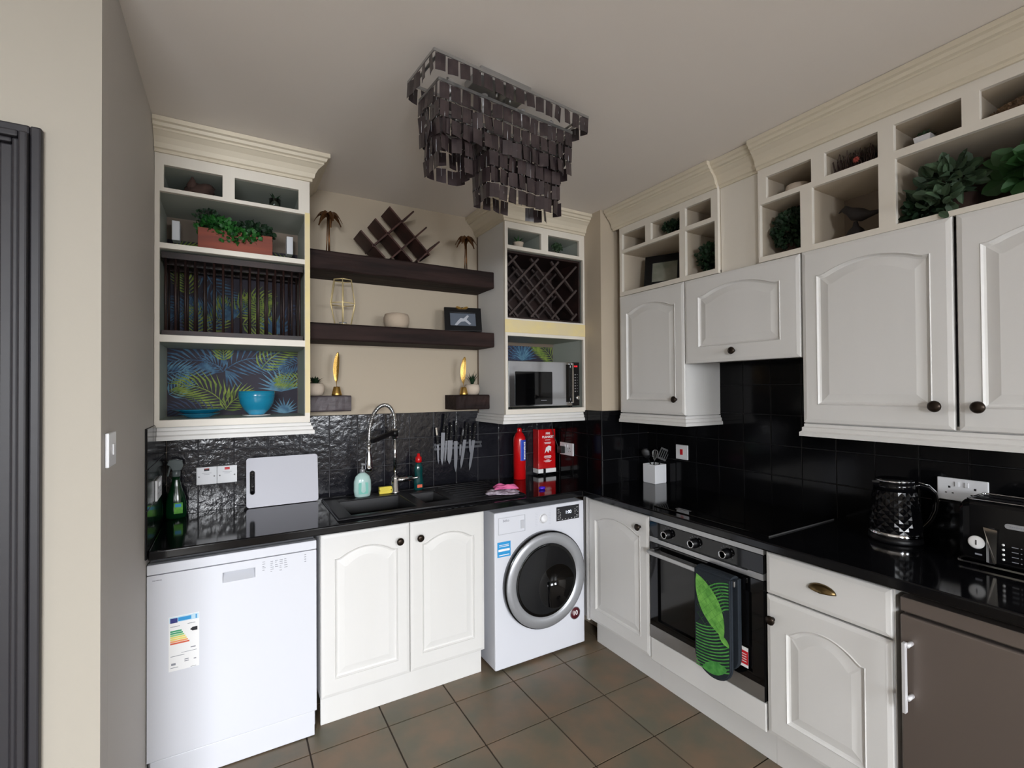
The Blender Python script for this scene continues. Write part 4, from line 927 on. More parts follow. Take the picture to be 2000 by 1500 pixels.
# ================================================================== ON THE BACK WORKTOP
z0 = 0.9103
t = thing('cutting_board', 'pale grey plastic cutting board leaning on the tiles behind the worktop', 'cutting board', (0.512, -.05, z0))
thb = math.radians(8)
Mb = Matrix.Translation((0.342, -0.056, z0 + .0015)) @ frame_M((0, 0, 0), (1, 0, 0), (0, math.sin(thb), math.cos(thb)))
b = MB(); b.M = Mb; outer = rounded(0, .340, 0, .250, .014, 5); inner = [(x, y) for x, y in rounded(.016, .038, .065, .185, .011, 5)]
n = len(outer)
for zz in (0, .008):
    for k in range(n): 
        q = [outer[k], outer[(k + 1) % n], inner[(k + 1) % n], inner[k]]
        b.poly([(x, y, zz) for x, y in q])
for loop in (outer, inner):
    for k in range(n): b.poly([(*loop[k], 0), (*loop[(k + 1) % n], 0), (*loop[(k + 1) % n], .008), (*loop[k], .008)])
bo = b.build('board', BOARD, t)
g = MB(); g.M = Mb; rim_ = [(x, y, .004) for x, y in inner]; g.tube(rim_, .0045, 6, closed=True); g.build('handle_grip', BLACKP, t)

def plate_obj(name, lbl, M, w_, h, cat='socket'):
    t = thing(name, lbl, cat, tuple(M.translation)); p = MB(); p.M = M; p.box(-w_ / 2, w_ / 2, -h / 2, h / 2, .0003, .009); return t, p.build('faceplate', PLAST2, t, bevel=.0025)
for k, (x, lb_, red) in enumerate(((0.1715, 'left of two joined white fused switch plates on the black tiles above the dishwasher', 0), (0.2585, 'right of two joined white fused switch plates, with a red rocker, above the dishwasher', 1))):
    M_ = FB(x, 1.087, -.0081); t, fp = plate_obj('fused_switch', lb_, M_, .0862, .086, 'switch'); t['group'] = 'joined fused switch plates'
    r = MB(); r.M = M_; r.box(-.011, .011, .024, .036, .009, .0115, 0); r.box(-.009, .009, .033, .0355, .0115, .0118, 1); r.build('rocker', [REDF if red else BLACKP, REDF], fp, bevel=.001)
    q = MB(); q.M = M_; q.box(-.02, .02, .012, .0135, .009, .0093); q.box(-.012, .012, .006, .0072, .009, .0093); q.build('printed_lettering', PRINTG, fp)
    q = MB(); q.M = M_
    q.lathe([(.0035, .009), (.0035, .0098), (0, .0098)], (-.032, -.004, 0), n=10); q.build('screw', STEEL, fp)
    q = MB(); q.M = M_; q.lathe([(.0035, .009), (.0035, .0098), (0, .0098)], (.032, -.004, 0), n=10); q.build('screw', STEEL, fp)
def double_socket(lbl, M_):
    t, fp = plate_obj('double_socket', lbl, M_, .147, .084)
    for s_ in (-1, 1):
        x = s_ * .037
        q = MB(); q.M = M_; q.box(x - .0035 * 1, x + .0035, .004, .012, .0090, .0093); q.box(x - .013, x - .007, -.016, -.012, .0090, .0093); q.box(x + .007, x + .013, -.016, -.012, .0090, .0093); q.build('pin_holes', PRINTK, fp)
        q = MB(); q.M = M_; q.box(s_ * .014 - .006, s_ * .014 + .006, .012, .030, .009, .0125); q.build('rocker', PLAST2, fp, bevel=.001)
    return t
double_socket('white double socket on the right wall behind the toaster', FR(-2.122, 1.112, 2.6589))
double_socket('white double socket on the left tiles by the spray bottle', frame_M((.0081, -.345, 1.10), (0, 1, 0), (0, 0, 1)) @ Matrix.Scale(1, 4))
M_ = FR(-.818, 1.1135, 2.6589); t, fp = plate_obj('cooker_switch', 'white cooker switch with a red rocker above the utensil pot', M_, .088, .088, 'switch')
r = MB(); r.M = M_; r.box(-.010, .010, -.016, .018, .009, .0125); r.build('red_rocker', REDF, fp, bevel=.0015)
t = double_socket('white double socket on the pillar tiles beside the fire blanket', FR(-.184, 1.095, 2.2589))
pg = MB().box(2.215, 2.2462, -.175, -.125, 1.065, 1.112); pg.tube([(2.232, -.128, 1.085), (2.228, -.11, 1.12), (2.212, -.100, 1.17), (2.200, -.096, 1.22), (2.19, -.096, 1.2945)], .0033, 8)
tag(pg.build('plug_and_cable', CABLE, bevel=.003), 'black plug and cable rising from the pillar socket past the fire blanket', 'cable')
M_ = frame_M((.0003, -1.222, 1.355), (0, 1, 0), (0, 0, 1)); t, fp = plate_obj('light_switch', 'white light switch on the dark grey side wall', M_, .088, .088, 'switch')
r = MB(); r.M = M_; r.box(-.008, .008, -.014, .014, .009, .013); r.build('rocker', PLAST2, fp, bevel=.001)

t = thing('spray_bottle', 'green trigger spray bottle in the left corner of the worktop', 'bottle', (.052, -.075, z0))
c_ = (.052, -.075, z0)
MB().lathe([(.036, 0), (.040, .004), (.042, .03), (.041, .07), (.033, .11), (.022, .145), (.016, .175), (.015, .195)], c_, n=28, sy=.72).build('bottle', GLASSG, t)
MB().box(.046, .080, -.1065, -.1055, .935, .985, 0).box(.050, .074, -.1069, -.1065, .965, .98, 1).build('label', [MLEAF, LBLUE], t)
q = MB(); q.lathe([(.017, .193), (.018, .215), (.014, .222)], c_, n=20); q.prism([(.038, z0 + .222), (.072, z0 + .222), (.080, z0 + .245), (.076, z0 + .268), (.050, z0 + .276), (.024, z0 + .272), (.016, z0 + .252), (.028, z0 + .244)], -.087, -.063, 'XZ')
q.prism([(.026, z0 + .246), (.034, z0 + .240), (.022, z0 + .195), (.016, z0 + .198)], -.081, -.069, 'XZ'); q.build('trigger_head', CLEARP, t, bevel=.003)
t = thing('soap_dispenser', 'pale aqua hand soap pump bottle behind the sink', 'soap dispenser', (.902, -.118, .9172))
c_ = (.902, -.118, .9172)
MB().lathe([(.034, 0), (.042, .004), (.047, .035), (.046, .085), (.038, .112), (.022, .127), (.012, .133)], c_, n=32, sy=.55).build('bottle', SOAP, t)
MB().prism(rounded(.876, .928, .935, .998, .006), -.1428, -.1422, 'XZ').build('label', mat('mint_label', (120, 190, 176), .5), t)
MB().lathe([(.013, .132), (.014, .150), (.006, .153), (.005, .172), (.008, .174), (.008, .184), (0, .185)], c_, n=16).bar((.902, -.118, 1.096), (.928, -.135, 1.094), .010, .008).build('pump', SILVER, t)
t = thing('sponge', 'yellow washing-up sponge with a dark scouring side, behind the sink', 'sponge', (1.035, -.10, .9172))
q = MB(); q.prism([(.996, .918), (1.066, .918), (1.066, .932), (1.060, .937), (1.066, .942), (1.066, .957), (.996, .957), (.996, .942), (1.002, .937), (.996, .932)], -.118, -.098, 'XZ'); q.build('foam', SPONGE, t, bevel=.002)
MB().box(.996, 1.066, -.0975, -.0895, .918, .957).build('scourer', SCOUR, t, bevel=.001)
t = thing('washing_up_bottle', 'teal washing-up liquid bottle with a red cap behind the sink', 'bottle', (1.230, -.102, .9172))
c_ = (1.230, -.102, .9172)
MB().lathe([(.026, 0), (.029, .004), (.029, .05), (.024, .08), (.025, .105), (.027, .125), (.020, .15), (.012, .162)], c_, n=28, sy=.7).build('bottle', WASHUP, t)
MB().lathe([(.016, .160), (.019, .166), (.018, .19), (.010, .197), (.008, .212), (0, .213)], c_, n=20).build('red_cap', RED, t)
MB().box(1.215, 1.245, -.1232, -.1226, .932, .95, 0).build('label', R1, t)

# knives on a magnetic rack
tag(MB().box(1.362, 1.690, -.0185, -.0083, 1.128, 1.143).box(1.362, 1.690, -.0185, -.0083, 1.155, 1.170).box(1.366, 1.374, -.018, -.0083, 1.143, 1.155).box(1.676, 1.684, -.018, -.0083, 1.143, 1.155).build('magnetic_knife_rack', RACKM, bevel=.001), 'thin metal magnetic knife rack on the black tiles', 'knife rack')
KN = [((1.370, 1.271), (1.383, 1.166), (1.387, 1.044), .016, 'short curved-handle knife', 1), ((1.432, 1.355), (1.417, 1.237), (1.409, 1.034), .030, 'long carving knife with riveted handle', 0), ((1.449, 1.277), (1.441, 1.185), (1.430, 1.048), .016, 'narrow paring knife', 0),
      ((1.474, 1.298), (1.465, 1.186), (1.457, 1.036), .040, 'broad chef knife', 0), ((1.505, 1.307), (1.504, 1.179), (1.503, .981), .030, 'long pointed knife with a steel-backed handle', 1), ((1.553, 1.261), (1.535, 1.156), (1.531, 1.079), .016, 'small short knife with a steel-backed handle', 1),
      ((1.581, 1.297), (1.567, 1.184), (1.538, 1.000), .026, 'curved boning knife', 0), ((1.600, 1.284), (1.600, 1.185), (1.603, 1.093), .018, 'short straight utility knife', 0), ((1.641, 1.285), (1.629, 1.177), (1.598, .985), .026, 'curved slicing knife', 0)]
PLC = ['at the far left', 'second from the left', 'third from the left', 'fourth from the left', 'in the middle', 'just right of the middle', 'third from the right', 'second from the right', 'at the far right']
for k, (hp, bp_, tpp, wd, nm, shiny) in enumerate(KN):
    yk = -.0200 - .0052 * (k % 2)
    t = thing('kitchen_knife', '%s %s of the knife rack' % (nm, PLC[k]), 'knife', (bp_[0], yk, bp_[1]), group='knives on the magnetic rack')
    H_, B_, T_ = Vector((hp[0], hp[1])), Vector((bp_[0], bp_[1])), Vector((tpp[0], tpp[1])); d_ = (T_ - B_).normalized(); n_ = Vector((-d_.y, d_.x)); s_ = 1 if T_.x < B_.x else -1
    w_ = wd * .41; e = [B_ + n_ * w_, B_.lerp(T_, .55) + n_ * w_ * .95, B_.lerp(T_, .85) + n_ * w_ * .6, T_, B_.lerp(T_, .8) - n_ * w_ * .9, B_.lerp(T_, .4) - n_ * w_, B_ - n_ * w_]
    MB().prism([tuple(p) for p in e], yk - .0022, yk, 'XZ').build('blade', BLADE, t)
    dh = (B_ - H_).normalized(); nh = Vector((-dh.y, dh.x)); L = []
    for q, ww in ((0, .006), (.04, .0095), (.2, .010), (.5, .0085), (.8, .0095), (.93, .0105), (1, .0095)):
        p = H_.lerp(B_, q); L.append([(p.x + nh.x * ww * a, yk + .001 + yy, p.y + nh.y * ww * a) for a, yy in ((-1, -.004), (-.6, -.0085), (.6, -.0085), (1, -.004), (.6, -.0002), (-.6, -.0002))])
    hd = MB(); hd.loops(L, mi=0)
    if shiny:
        p, q_ = H_.lerp(B_, .02), H_.lerp(B_, .45); hd.loops([[(p_.x + nh.x * a, yk - .0090, p_.y + nh.y * a) for a in (-.005, .005)] + [(p_.x + nh.x * a, yk - .0070, p_.y + nh.y * a) for a in (.005, -.005)] for p_ in (p, q_)], mi=1)
    ho = hd.build('handle', [BLACKP, CHROME], t)
    for q in (.18, .5, .84):
        p = H_.lerp(B_, q); MB().lathe([(.0032, 0), (.0032, .0014), (0, .0018)], (p.x, yk - .0074, p.y), (0, -1, 0), 10).build('rivet', CHROME, ho)

# extinguisher, blanket
t = thing('fire_extinguisher', 'slim red aerosol fire extinguisher with a blue label in the worktop corner', 'fire extinguisher', (1.928, -.10, z0))
c_ = (1.928, -.10, z0)
MB().lathe([(.038, 0), (.041, .003), (.041, .262), (.038, .278), (.026, .300), (.015, .312)], c_, n=36).build('cylinder', RED, t)
MB().lathe([(.0145, .311), (.016, .316), (.016, .330), (.011, .338), (0, .339)], c_, n=20).build('nozzle_cap', RED, t)
lab = MB(); N = 12; r_ = .0415; A0, A1 = A(-112), A(-28)
ids = [[lab.vert((c_[0] + r_ * math.cos(A0 + (A1 - A0) * k / N), c_[1] + r_ * math.sin(A0 + (A1 - A0) * k / N), z)) for k in range(N + 1)] for z in (1.035, 1.170)]
for k in range(N): lab.face((ids[0][k], ids[0][k + 1], ids[1][k + 1], ids[1][k]))
lo = lab.build('blue_label', BLUE, t)
aa = A(-70); Mt = frame_M((c_[0] + .0432 * math.cos(aa), c_[1] + .0432 * math.sin(aa), 1.10), (0, 0, 1), (math.sin(aa), -math.cos(aa), 0))
marks([.010, .006, .012, .004, .014, .008, .011, .005, .012, .009], .018, Mt, PRINTW, lo, 'label_print', gap=.0025)
t = thing('fire_blanket', 'red fire blanket pack with white pull tabs against the corner tiles', 'fire blanket', (2.148, -.05, .93))
MB().box(2.092, 2.236, -.078, -.0095, .955, 1.226).build('case', RED, t, bevel=.004)
MB().box(2.090, 2.132, -.080, -.012, .926, .9545).build('pull_tab', PRINTW, t, bevel=.002)
MB().box(2.154, 2.238, -.080, -.012, .926, .9545).build('pull_tab', PRINTW, t, bevel=.002)
MB().box(2.1325, 2.1535, -.076, -.014, .912, .9545).build('tab_gap_fill', BLACKP, t)  # black block put in for the dark gap between the tabs
cs = t
text('FIRE', .020, FB(2.172, 1.196, -.0785), PRINTW, t, 'fire_lettering', bold=.0005); text('BLANKET', .0225, FB(2.172, 1.172, -.0785), PRINTW, t, 'blanket_lettering', bold=.0008)
q = MB()
for zz, ww in ((1.150, .030), (1.132, .040), (1.125, .034), (1.040, .040), (1.033, .044), (1.026, .036), (1.012, .018), (1.006, .046), (.999, .03)): q.box(2.172 - ww / 1.3, 2.172 + ww / 1.6, -.0788, -.0781, zz, zz + .0035)
q.prism([(2.144, 1.06), (2.156, 1.10), (2.179, 1.112), (2.199, 1.105), (2.196, 1.07), (2.184, 1.082), (2.174, 1.062), (2.162, 1.078)], -.0788, -.0781, 'XZ'); q.build('instruction_print', PRINTW, t)
# cloths
def cloth(lbl, c, sx, sy, h, mt, seed, ang=0.3, name='cleaning_cloth'):
    rnd = random.Random(seed); N = 18; mb = MB(); mb.smooth = True; ca, sa = math.cos(ang), math.sin(ang); ph = [rnd.uniform(0, 6) for _ in range(6)]
    def H(u, v, top): 
        e = max(0, 1 - max(abs(u), abs(v)) ** 6); z = h * (.55 + .22 * math.sin(5 * u + ph[0]) * math.cos(3 * v + ph[1]) + .2 * math.sin(7 * v + 3 * u + ph[2])) * e
        return z if top else 0
    g = {}
    for top in (0, 1):
        for i in range(N + 1):
            for j in range(N + 1):
                u, v = i / N * 2 - 1, j / N * 2 - 1; wob = 1 + .10 * math.sin(4 * math.atan2(v, u) + ph[3])
                x, y = u * sx * wob, v * sy * wob; g[(i, j, top)] = mb.vert((c[0] + x * ca - y * sa, c[1] + x * sa + y * ca, c[2] + max(H(u, v, top), .0012 * top)))
    for top in (0, 1):
        for i in range(N):
            for j in range(N): mb.face((g[(i, j, top)], g[(i + 1, j, top)], g[(i + 1, j + 1, top)], g[(i, j + 1, top)]))
    for i in range(N):
        for a_, b_ in (((i, 0), (i + 1, 0)), ((i, N), (i + 1, N)), ((0, i), (0, i + 1)), ((N, i), (N, i + 1))): mb.face((g[(*a_, 0)], g[(*b_, 0)], g[(*b_, 1)], g[(*a_, 1)]))
    return tag(mb.build(name, mt), lbl, 'cloth')
cloth('white and mauve patterned cloth folded on the sink drainer', (1.600, -.455, .9215), .092, .062, .022, PATC, 2, -.35)
cloth('crumpled pink cloth lying on the patterned cloth', (1.622, -.452, .9445), .066, .034, .026, PINK, 5, -.30)
tag(MB().lathe([(.014, 0), (.020, .003), (.022, .009), (.018, .015), (0, .018)], (1.868, -.455, z0), n=22, sy=.75).build('laundry_capsule', PURP), 'small purple capsule lying on the worktop above the washing machine', 'capsule')

# ================================================================== RIGHT WORKTOP
t = thing('utensil_pot', 'white square utensil pot in the corner of the worktop', 'utensil pot', (2.590, -.655, z0))
b = MB(); cells(b, (2.542, 2.642), (-.705, -.605), [(2.547, 2.637, -.700, -.610)], z0 + .004, 1.027, 'XY'); b.box(2.543, 2.641, -.704, -.606, z0, z0 + .0038); b.build('pot', PLAST2, t, bevel=.001)
def utensil(lbl, base, top, head, name='cooking_utensil'):
    tt = thing(name, lbl, 'utensil', base, group='utensils in the white pot')
    base, top = Vector(base), Vector(top); MB().tube([base, top], .0042, 8).build('handle', BLACKP, tt)
    d_ = (top - base).normalized(); s_ = Vector((.75, -.66, 0)); s_ = (s_ - d_ * s_.dot(d_)).normalized(); nn = d_.cross(s_); mb = MB(); mb.M = Matrix(((s_.x, d_.x, nn.x, top.x), (s_.y, d_.y, nn.y, top.y), (s_.z, d_.z, nn.z, top.z), (0, 0, 0, 1)))
    if head == 'slot':
        cells(mb, (-.028, .028), (0, .075), [(-.021 + k * .0125, -.0135 + k * .0125, .012, .064) for k in range(4)], -.0015, .0015, 'XY')
    elif head == 'spoon': mb.lathe([(.008, 0), (.022, .02), (.027, .042), (.020, .062), (.004, .07)], (0, 0, 0), (0, 1, 0), 20, sx=1, sy=.25, ref=(1, 0, 0))
    elif head == 'whisk':
        for k in range(4):
            a = PI * k / 4; mb.tube([(math.cos(a) * .018 * math.sin(PI * q / 10) , .005 + .07 * math.sin(PI * q / 20) , math.sin(a) * .018 * math.sin(PI * q / 10)) for q in range(0, 11)], .0009, 5)
            mb.tube([(-math.cos(a) * .018 * math.sin(PI * q / 10) , .005 + .07 * math.sin(PI * q / 20) , -math.sin(a) * .018 * math.sin(PI * q / 10)) for q in range(0, 11)], .0009, 5)
    mb.build('head', STEEL if head == 'whisk' else BLACKP, tt)
utensil('black slotted turner leaning right in the white pot', (2.585, -.640, z0 + .006), (2.628, -.676, 1.052), 'slot')
utensil('black solid spoon leaning left in the white pot', (2.605, -.670, z0 + .006), (2.560, -.632, 1.060), 'spoon')
utensil('small steel whisk standing upright in the white pot', (2.600, -.628, z0 + .006), (2.606, -.640, 1.038), 'whisk')

kt = thing('kettle', 'glossy black quilted electric kettle with chrome trim, left of the toaster', 'kettle', (2.505, -1.965, z0))
KX, KY = 2.505, -1.965
MB().lathe([(.083, 0), (.086, .004), (.084, .018), (.078, .022)], (KX, KY, z0), n=40).build('power_base', BLACKP, kt)
MB().lathe([(.0835, .0225), (.0850, .026), (.0845, .036), (.0825, .038)], (KX, KY, z0), n=40).build('base_trim', CHROME, kt)
q = MB(); NR, NS = 11, 18; L = []
for j in range(NR + 1):
    h_ = .0385 + .155 * j / NR; r_ = .083 - .016 * (j / NR) ** 1.6; L.append([(KX + (r_ + (.0022 if (j % 2 == 0) == (k % 2 == 0) else -.0006) * (0 < j < NR)) * math.cos(2 * PI * (k) / (2 * NS)), KY + (r_ + (.0022 if (j % 2 == 0) == (k % 2 == 0) else -.0006) * (0 < j < NR)) * math.sin(2 * PI * k / (2 * NS)), z0 + h_) for k in range(2 * NS)])
ids = [[q.vert(p) for p in l] for l in L]
for j in range(NR):
    for k in range(2 * NS):
        a_, b_, c2_, d2_ = ids[j][k], ids[j][(k + 1) % (2 * NS)], ids[j + 1][(k + 1) % (2 * NS)], ids[j + 1][k]
        if (j % 2 == 0) == (k % 2 == 0): q.face((a_, b_, d2_)); q.face((b_, c2_, d2_))
        else: q.face((a_, b_, c2_)); q.face((a_, c2_, d2_))
q.face(ids[0][::-1]); q.face(ids[-1])
KBODY = mat('gloss_black_enamel', (9, 9, 11), .12, spec=.3)
q.build('quilted_body', KBODY, kt)
MB().lathe([(.0675, .194), (.064, .215), (.0615, .228)], (KX, KY, z0), n=40).build('collar', KBODY, kt)
MB().lathe([(.0620, .2285), (.0630, .231), (.0620, .234), (.058, .235)], (KX, KY, z0), n=40).build('rim_trim', CHROME, kt)
MB().lathe([(.0575, .2345), (.050, .239), (.02, .243), (0, .2435)], (KX, KY, z0), n=32).build('lid', KBODY, kt)
hd_ = Vector((.80, -.60, 0)).normalized()
def HP(r_, h_): return Vector((KX, KY, z0 + h_)) + hd_ * r_
hp_ = [HP(.058, .205), HP(.085, .212), HP(.118, .203), HP(.140, .180), HP(.148, .150), HP(.144, .115), HP(.128, .080), HP(.106, .055), HP(.085, .047)]
mb = MB(); mb.tube(hp_, [.010, .011, .011, .0105, .010, .0095, .009, .009, .008], 12); ho = mb.build('handle', KBODY, kt)
MB().tube([p + Vector((0, 0, 0)) + (p - HP(.08, .13)).normalized() * .0098 for p in hp_[1:6]], .0032, 8).build('handle_trim', CHROME, ho)
sd_ = Vector((-.5, .86, 0)); mb = MB(); 
sp0 = Vector((KX, KY, z0)) - hd_ * .058; mb.loops([[sp0 + Vector((-hd_.y, hd_.x, 0)) * w_ - hd_ * o_ + Vector((0, 0, h_)) for w_, o_ in ((-.016, -.004), (.016, -.004), (0, ext))] for h_, ext in ((.192, .004), (.222, .022), (.230, .022))]); mb.build('spout', KBODY, kt)
MB().tube([HP(.0655, .195), HP(.071, .15), HP(.0785, .10), HP(.0855, .045)], .0032, 8).build('water_gauge_trim', CHROME, kt)

to = thing('toaster', 'glossy black toaster with chrome lever and trim at the right edge', 'toaster', (2.485, -2.36, z0))
P_ = []
def tsec(ix, iz): return None
L = []
for yy, ins in ((-2.185, .030), (-2.188, .016), (-2.198, .005), (-2.215, 0), (-2.505, 0), (-2.522, .005), (-2.532, .016), (-2.535, .030)):
    L.append([(x, yy, z) for x, z in rounded(2.398 + ins * .5, 2.575 - ins * .5, z0 + .014 + ins * .2, 1.128 - ins, .022, 6)])
MB().loops(L).build('body', KBODY, to)
tb = MB(); tb.prism([(x, y) for x, y in rounded(2.392, 2.581, -2.541, -2.179, .02)], z0 + .008, z0 + .0135, 'XY'); tb.build('base_trim', CHROME, to)
for y in (-2.22, -2.50):
    for x in (2.42, 2.55): MB().lathe([(.010, 0), (.010, .0078)], (x, y, z0), n=12).build('foot', BLACKP, to)
tt_ = MB(); tt_.tube([(2.418, -2.205, 1.1275), (2.412, -2.22, 1.1285), (2.412, -2.50, 1.1285), (2.418, -2.515, 1.1275), (2.555, -2.515, 1.1275), (2.561, -2.50, 1.1285), (2.561, -2.22, 1.1285), (2.555, -2.205, 1.1275)], .0022, 6, closed=True); tt_.build('top_trim', CHROME, to)
for y in (-2.285, -2.435):
    for x in (2.455, 2.515): MB().prism(rounded(x - .014, x + .014, y - .065, y + .065, .01), 1.1285, 1.1292, 'XY').build('bread_slot', PRINTK, to)
FM = lambda y, z: FR(y, z, 2.3975)
MB().lathe([(.021, 0), (.021, .004), (.018, .005), (0, .005)], (2.398, -2.232, .990), (-1, 0, 0), 28).build('browning_dial', PRINTW, to)
q = MB(); q.box(2.3922, 2.3928, -2.2335, -2.2305, .982, .998); q.build('dial_pointer', PRINTK, to)
q = MB(); q.box(2.3965, 2.3985, -2.276, -2.262, .930, 1.045); q.build('lever_slot', PRINTK, to)
q = MB(); q.loops([[(2.3960, -2.285, 1.042), (2.3960, -2.252, 1.046), (2.3960, -2.262, .995), (2.3960, -2.272, .934), (2.3960, -2.280, .934)], [(2.385, -2.285, 1.042), (2.385, -2.252, 1.046), (2.388, -2.262, .995), (2.393, -2.272, .934), (2.393, -2.280, .934)]]); q.build('chrome_lever', CHROME, to)
MB().box(2.3950, 2.3975, -2.262, -2.256, .932, 1.04).build('lever_rail', SILVER, to)
MB().prism(rounded(-2.355, -2.300, 1.052, 1.068, .0075), 2.3955, 2.398, 'YZ').build('brand_plate', SILVER, to)
marks([.004, .003, .004, .004, .003, .004, .003], .004, FR(-2.3275, 1.060, 2.3953), PRINTG, to)
for k in range(4):
    MB().lathe([(.0035, 0), (.0035, .002), (0, .0025)], (2.398, -2.296, .998 - k * .0155), (-1, 0, 0), 10).build('button', PRINTW, to)
q = MB()
for k in range(4): q.box(2.3968, 2.3978, -2.330, -2.315, .995 - k * .0155, .997 - k * .0155); q.box(2.3968, 2.3978, -2.338, -2.335, .995 - k * .0155, .997 - k * .0155)
q.box(2.3968, 2.3978, -2.245, -2.228, .949, .954); q.build('printed_marks', PRINTG, to)

# oven glove over the oven handle
og = thing('oven_glove', 'green palm leaf patterned double oven glove hanging over the oven handle', 'oven glove', (2.045, -1.50, .70))
def pad(x0, x1, y0, y1, zt_, zb_, r):
    P = [(y1, zt_), (y1, zb_ + r)] ; cy = (y0 + y1) / 2; rr_ = (y1 - y0) / 2
    for k in range(1, 16): a = PI * k / 16; P.append((cy + rr_ * math.cos(a), zb_ + r - r * math.sin(a)))
    P += [(y0, zb_ + r), (y0, zt_)]
    return P
PF = pad(0, 0, -1.590, -1.418, .722, .292, .075)
b = MB(); cyz = (-1.504, .5)
def sc_poly(P, s, dy=0): return [(-1.504 + (y + 1.504) * s, .5 + (z - .5) * (1 - (1 - s) * .35)) for y, z in P]
b.loops([[(x, y, z) for y, z in sc_poly(PF, s_)] for x, s_ in ((2.0335, .965), (2.0300, 1.0), (2.0210, 1.0), (2.0170, .965))]); fp_ = b.build('front_pad', MITT, og)
b = MB(); b.tube([(2.0255, y, z) for y, z in PF], .0055, 6); b.build('piping', MITT, fp_)
pr_mb = MB(); pr = Printer(pr_mb, (-1.584, -1.424, .30, .718), lambda a_, b_, d_: (2.0166 - d_, a_, b_))
def inside(poly): return poly
def leafshape(cy, cz, L_, W_, ang, mi):
    d_ = (math.cos(ang), math.sin(ang)); n_ = (-d_[1], d_[0]); P = []
    for k in range(13): t_ = k / 12; P.append((cy + d_[0] * L_ * (t_ - .5) + n_[0] * W_ * math.sin(PI * t_) ** .8, cz + d_[1] * L_ * (t_ - .5) + n_[1] * W_ * math.sin(PI * t_) ** .8))
    for k in range(11, 0, -1): t_ = k / 12; P.append((cy + d_[0] * L_ * (t_ - .5) - n_[0] * W_ * math.sin(PI * t_) ** .8, cz + d_[1] * L_ * (t_ - .5) - n_[1] * W_ * math.sin(PI * t_) ** .8))
    pr.add(P, mi)
for (cy, cz, n_l, R0, dR, a0, a1, mi) in ((-1.60, .545, 9, .060, .0125, 30, 96, 1), (-1.435, .640, 15, .150, .0125, 232, 292, 1)):
    for k in range(n_l):
        R_ = R0 + dR * k; N = 10
        for j in range(N):
            t0, t1 = A(a0 + (a1 - a0) * j / N), A(a0 + (a1 - a0) * (j + 1) / N); th_ = .0032
            pr.add([(cy + R_ * math.cos(t0), cz + R_ * math.sin(t0)), (cy + R_ * math.cos(t1), cz + R_ * math.sin(t1)), (cy + (R_ + th_ * 1.6) * math.cos(t1), cz + (R_ + th_ * 1.6) * math.sin(t1)), (cy + (R_ + th_ * 1.6) * math.cos(t0), cz + (R_ + th_ * 1.6) * math.sin(t0))], mi)
leafshape(-1.494, .590, .26, .052, A(240), 0); leafshape(-1.562, .468, .06, .013, A(215), 0)
leafshape(-1.515, .335, .13, .026, A(160), 1)
pr_mb.build('leaf_pattern', [MLEAF, MLEAF2], fp_, fix=False)
st_ = MB()
for k in range(-6, 12):
    for sg_ in (1, -1):
        for (p0, p1) in [seg((-1.504 + k * .035, .5), (SQ * sg_, SQ), -1.562, -1.430, .49, .69) or ((0, 0), (0, 0))]:
            if p0 != p1: st_.tube([(2.0162, *p0), (2.0162, *p1)], .0007, 4)
st_.build('quilting', mat('quilt_seam', (60, 110, 50), 0.9), fp_)
PB = [(y - .008, z - .0) for y, z in PF]; PB = [(y, z + .03 if z < .5 else z) for y, z in PB]
b = MB(); b.loops([[(x, y, z) for y, z in sc_poly(PB, s_)] for x, s_ in ((2.0815, .965), (2.0780, 1.0), (2.0640, 1.0), (2.0600, .965))]); b.build('back_pad', MITT, og)
b = MB(); N = 8; Lp = []
for y in (-1.588, -1.420): 
    Lp.append([(2.049 - .026 * math.cos(PI * k / N) , y, .7225 + .012 * math.sin(PI * k / N)) for k in range(N + 1)] + [(2.049 - .014 * math.cos(PI - PI * k / N), y, .7225 + .002 * math.sin(PI * k / N)) for k in range(N + 1)])
b.loops(Lp); b.build('top_band', MITT, og)

# ================================================================== IN THE RIGHT CUBBIES
t = thing('small_planter', 'trailing dark green plant in a small pot in the right lower corner cubby', 'plant', (2.49, -1.185, 2.1025))
MB().lathe([(.03, 0), (.036, .045), (.032, .045), (.028, .01), (0, .01)], (2.49, -1.185, 2.1025), n=20).build('pot', DRIEDD, t)
f = MB(); leafcloud(f, (2.45, -1.190, 2.190), (.05, .070, .070), 460, .022, 21); f.build('foliage', LEAFD, t, fix=False)
t = thing('small_fern', 'small dark fern in the top middle corner cubby', 'plant', (2.47, -.935, 2.3625))
MB().lathe([(.022, 0), (.028, .025), (.024, .025), (0, .02)], (2.47, -.935, 2.3625), n=20).build('pot', CONC2, t)
f = MB(); leafcloud(f, (2.43, -.955, 2.418), (.03, .060, .024), 170, .020, 22); f.build('foliage', LEAFD, t, fix=False)
thf = math.radians(12)
Mr = Matrix.Translation((2.465, -.705, 2.1027)) @ Matrix.Rotation(math.radians(-62), 4, 'Z') @ frame_M((0, 0, 0), (1, 0, 0), (0, math.sin(thf), math.cos(thf)))
frame_obj('dark framed misty landscape picture in the wide lower corner cubby', Mr, .24, .215, .045, 'f', False)
t = thing('stone_dish', 'round pale stone candle dish in the leftmost small cubby over the tall doors', 'dish', (2.46, -1.635, 2.3625))
MB().lathe([(.030, 0), (.042, .006), (.048, .028), (.044, .044), (.038, .046), (.036, .04), (0, .038)], (2.46, -1.635, 2.3625), n=30).build('dish', CONC, t)
MB().lathe([(.030, .0385), (.028, .048), (0, .049)], (2.46, -1.635, 2.3625), n=20).build('candle', mat('peach_wax', (214, 176, 140), .6), t)
t = thing('potted_fern', 'dense dark green plant filling the narrow tall cubby', 'plant', (2.50, -1.607, 2.1005))
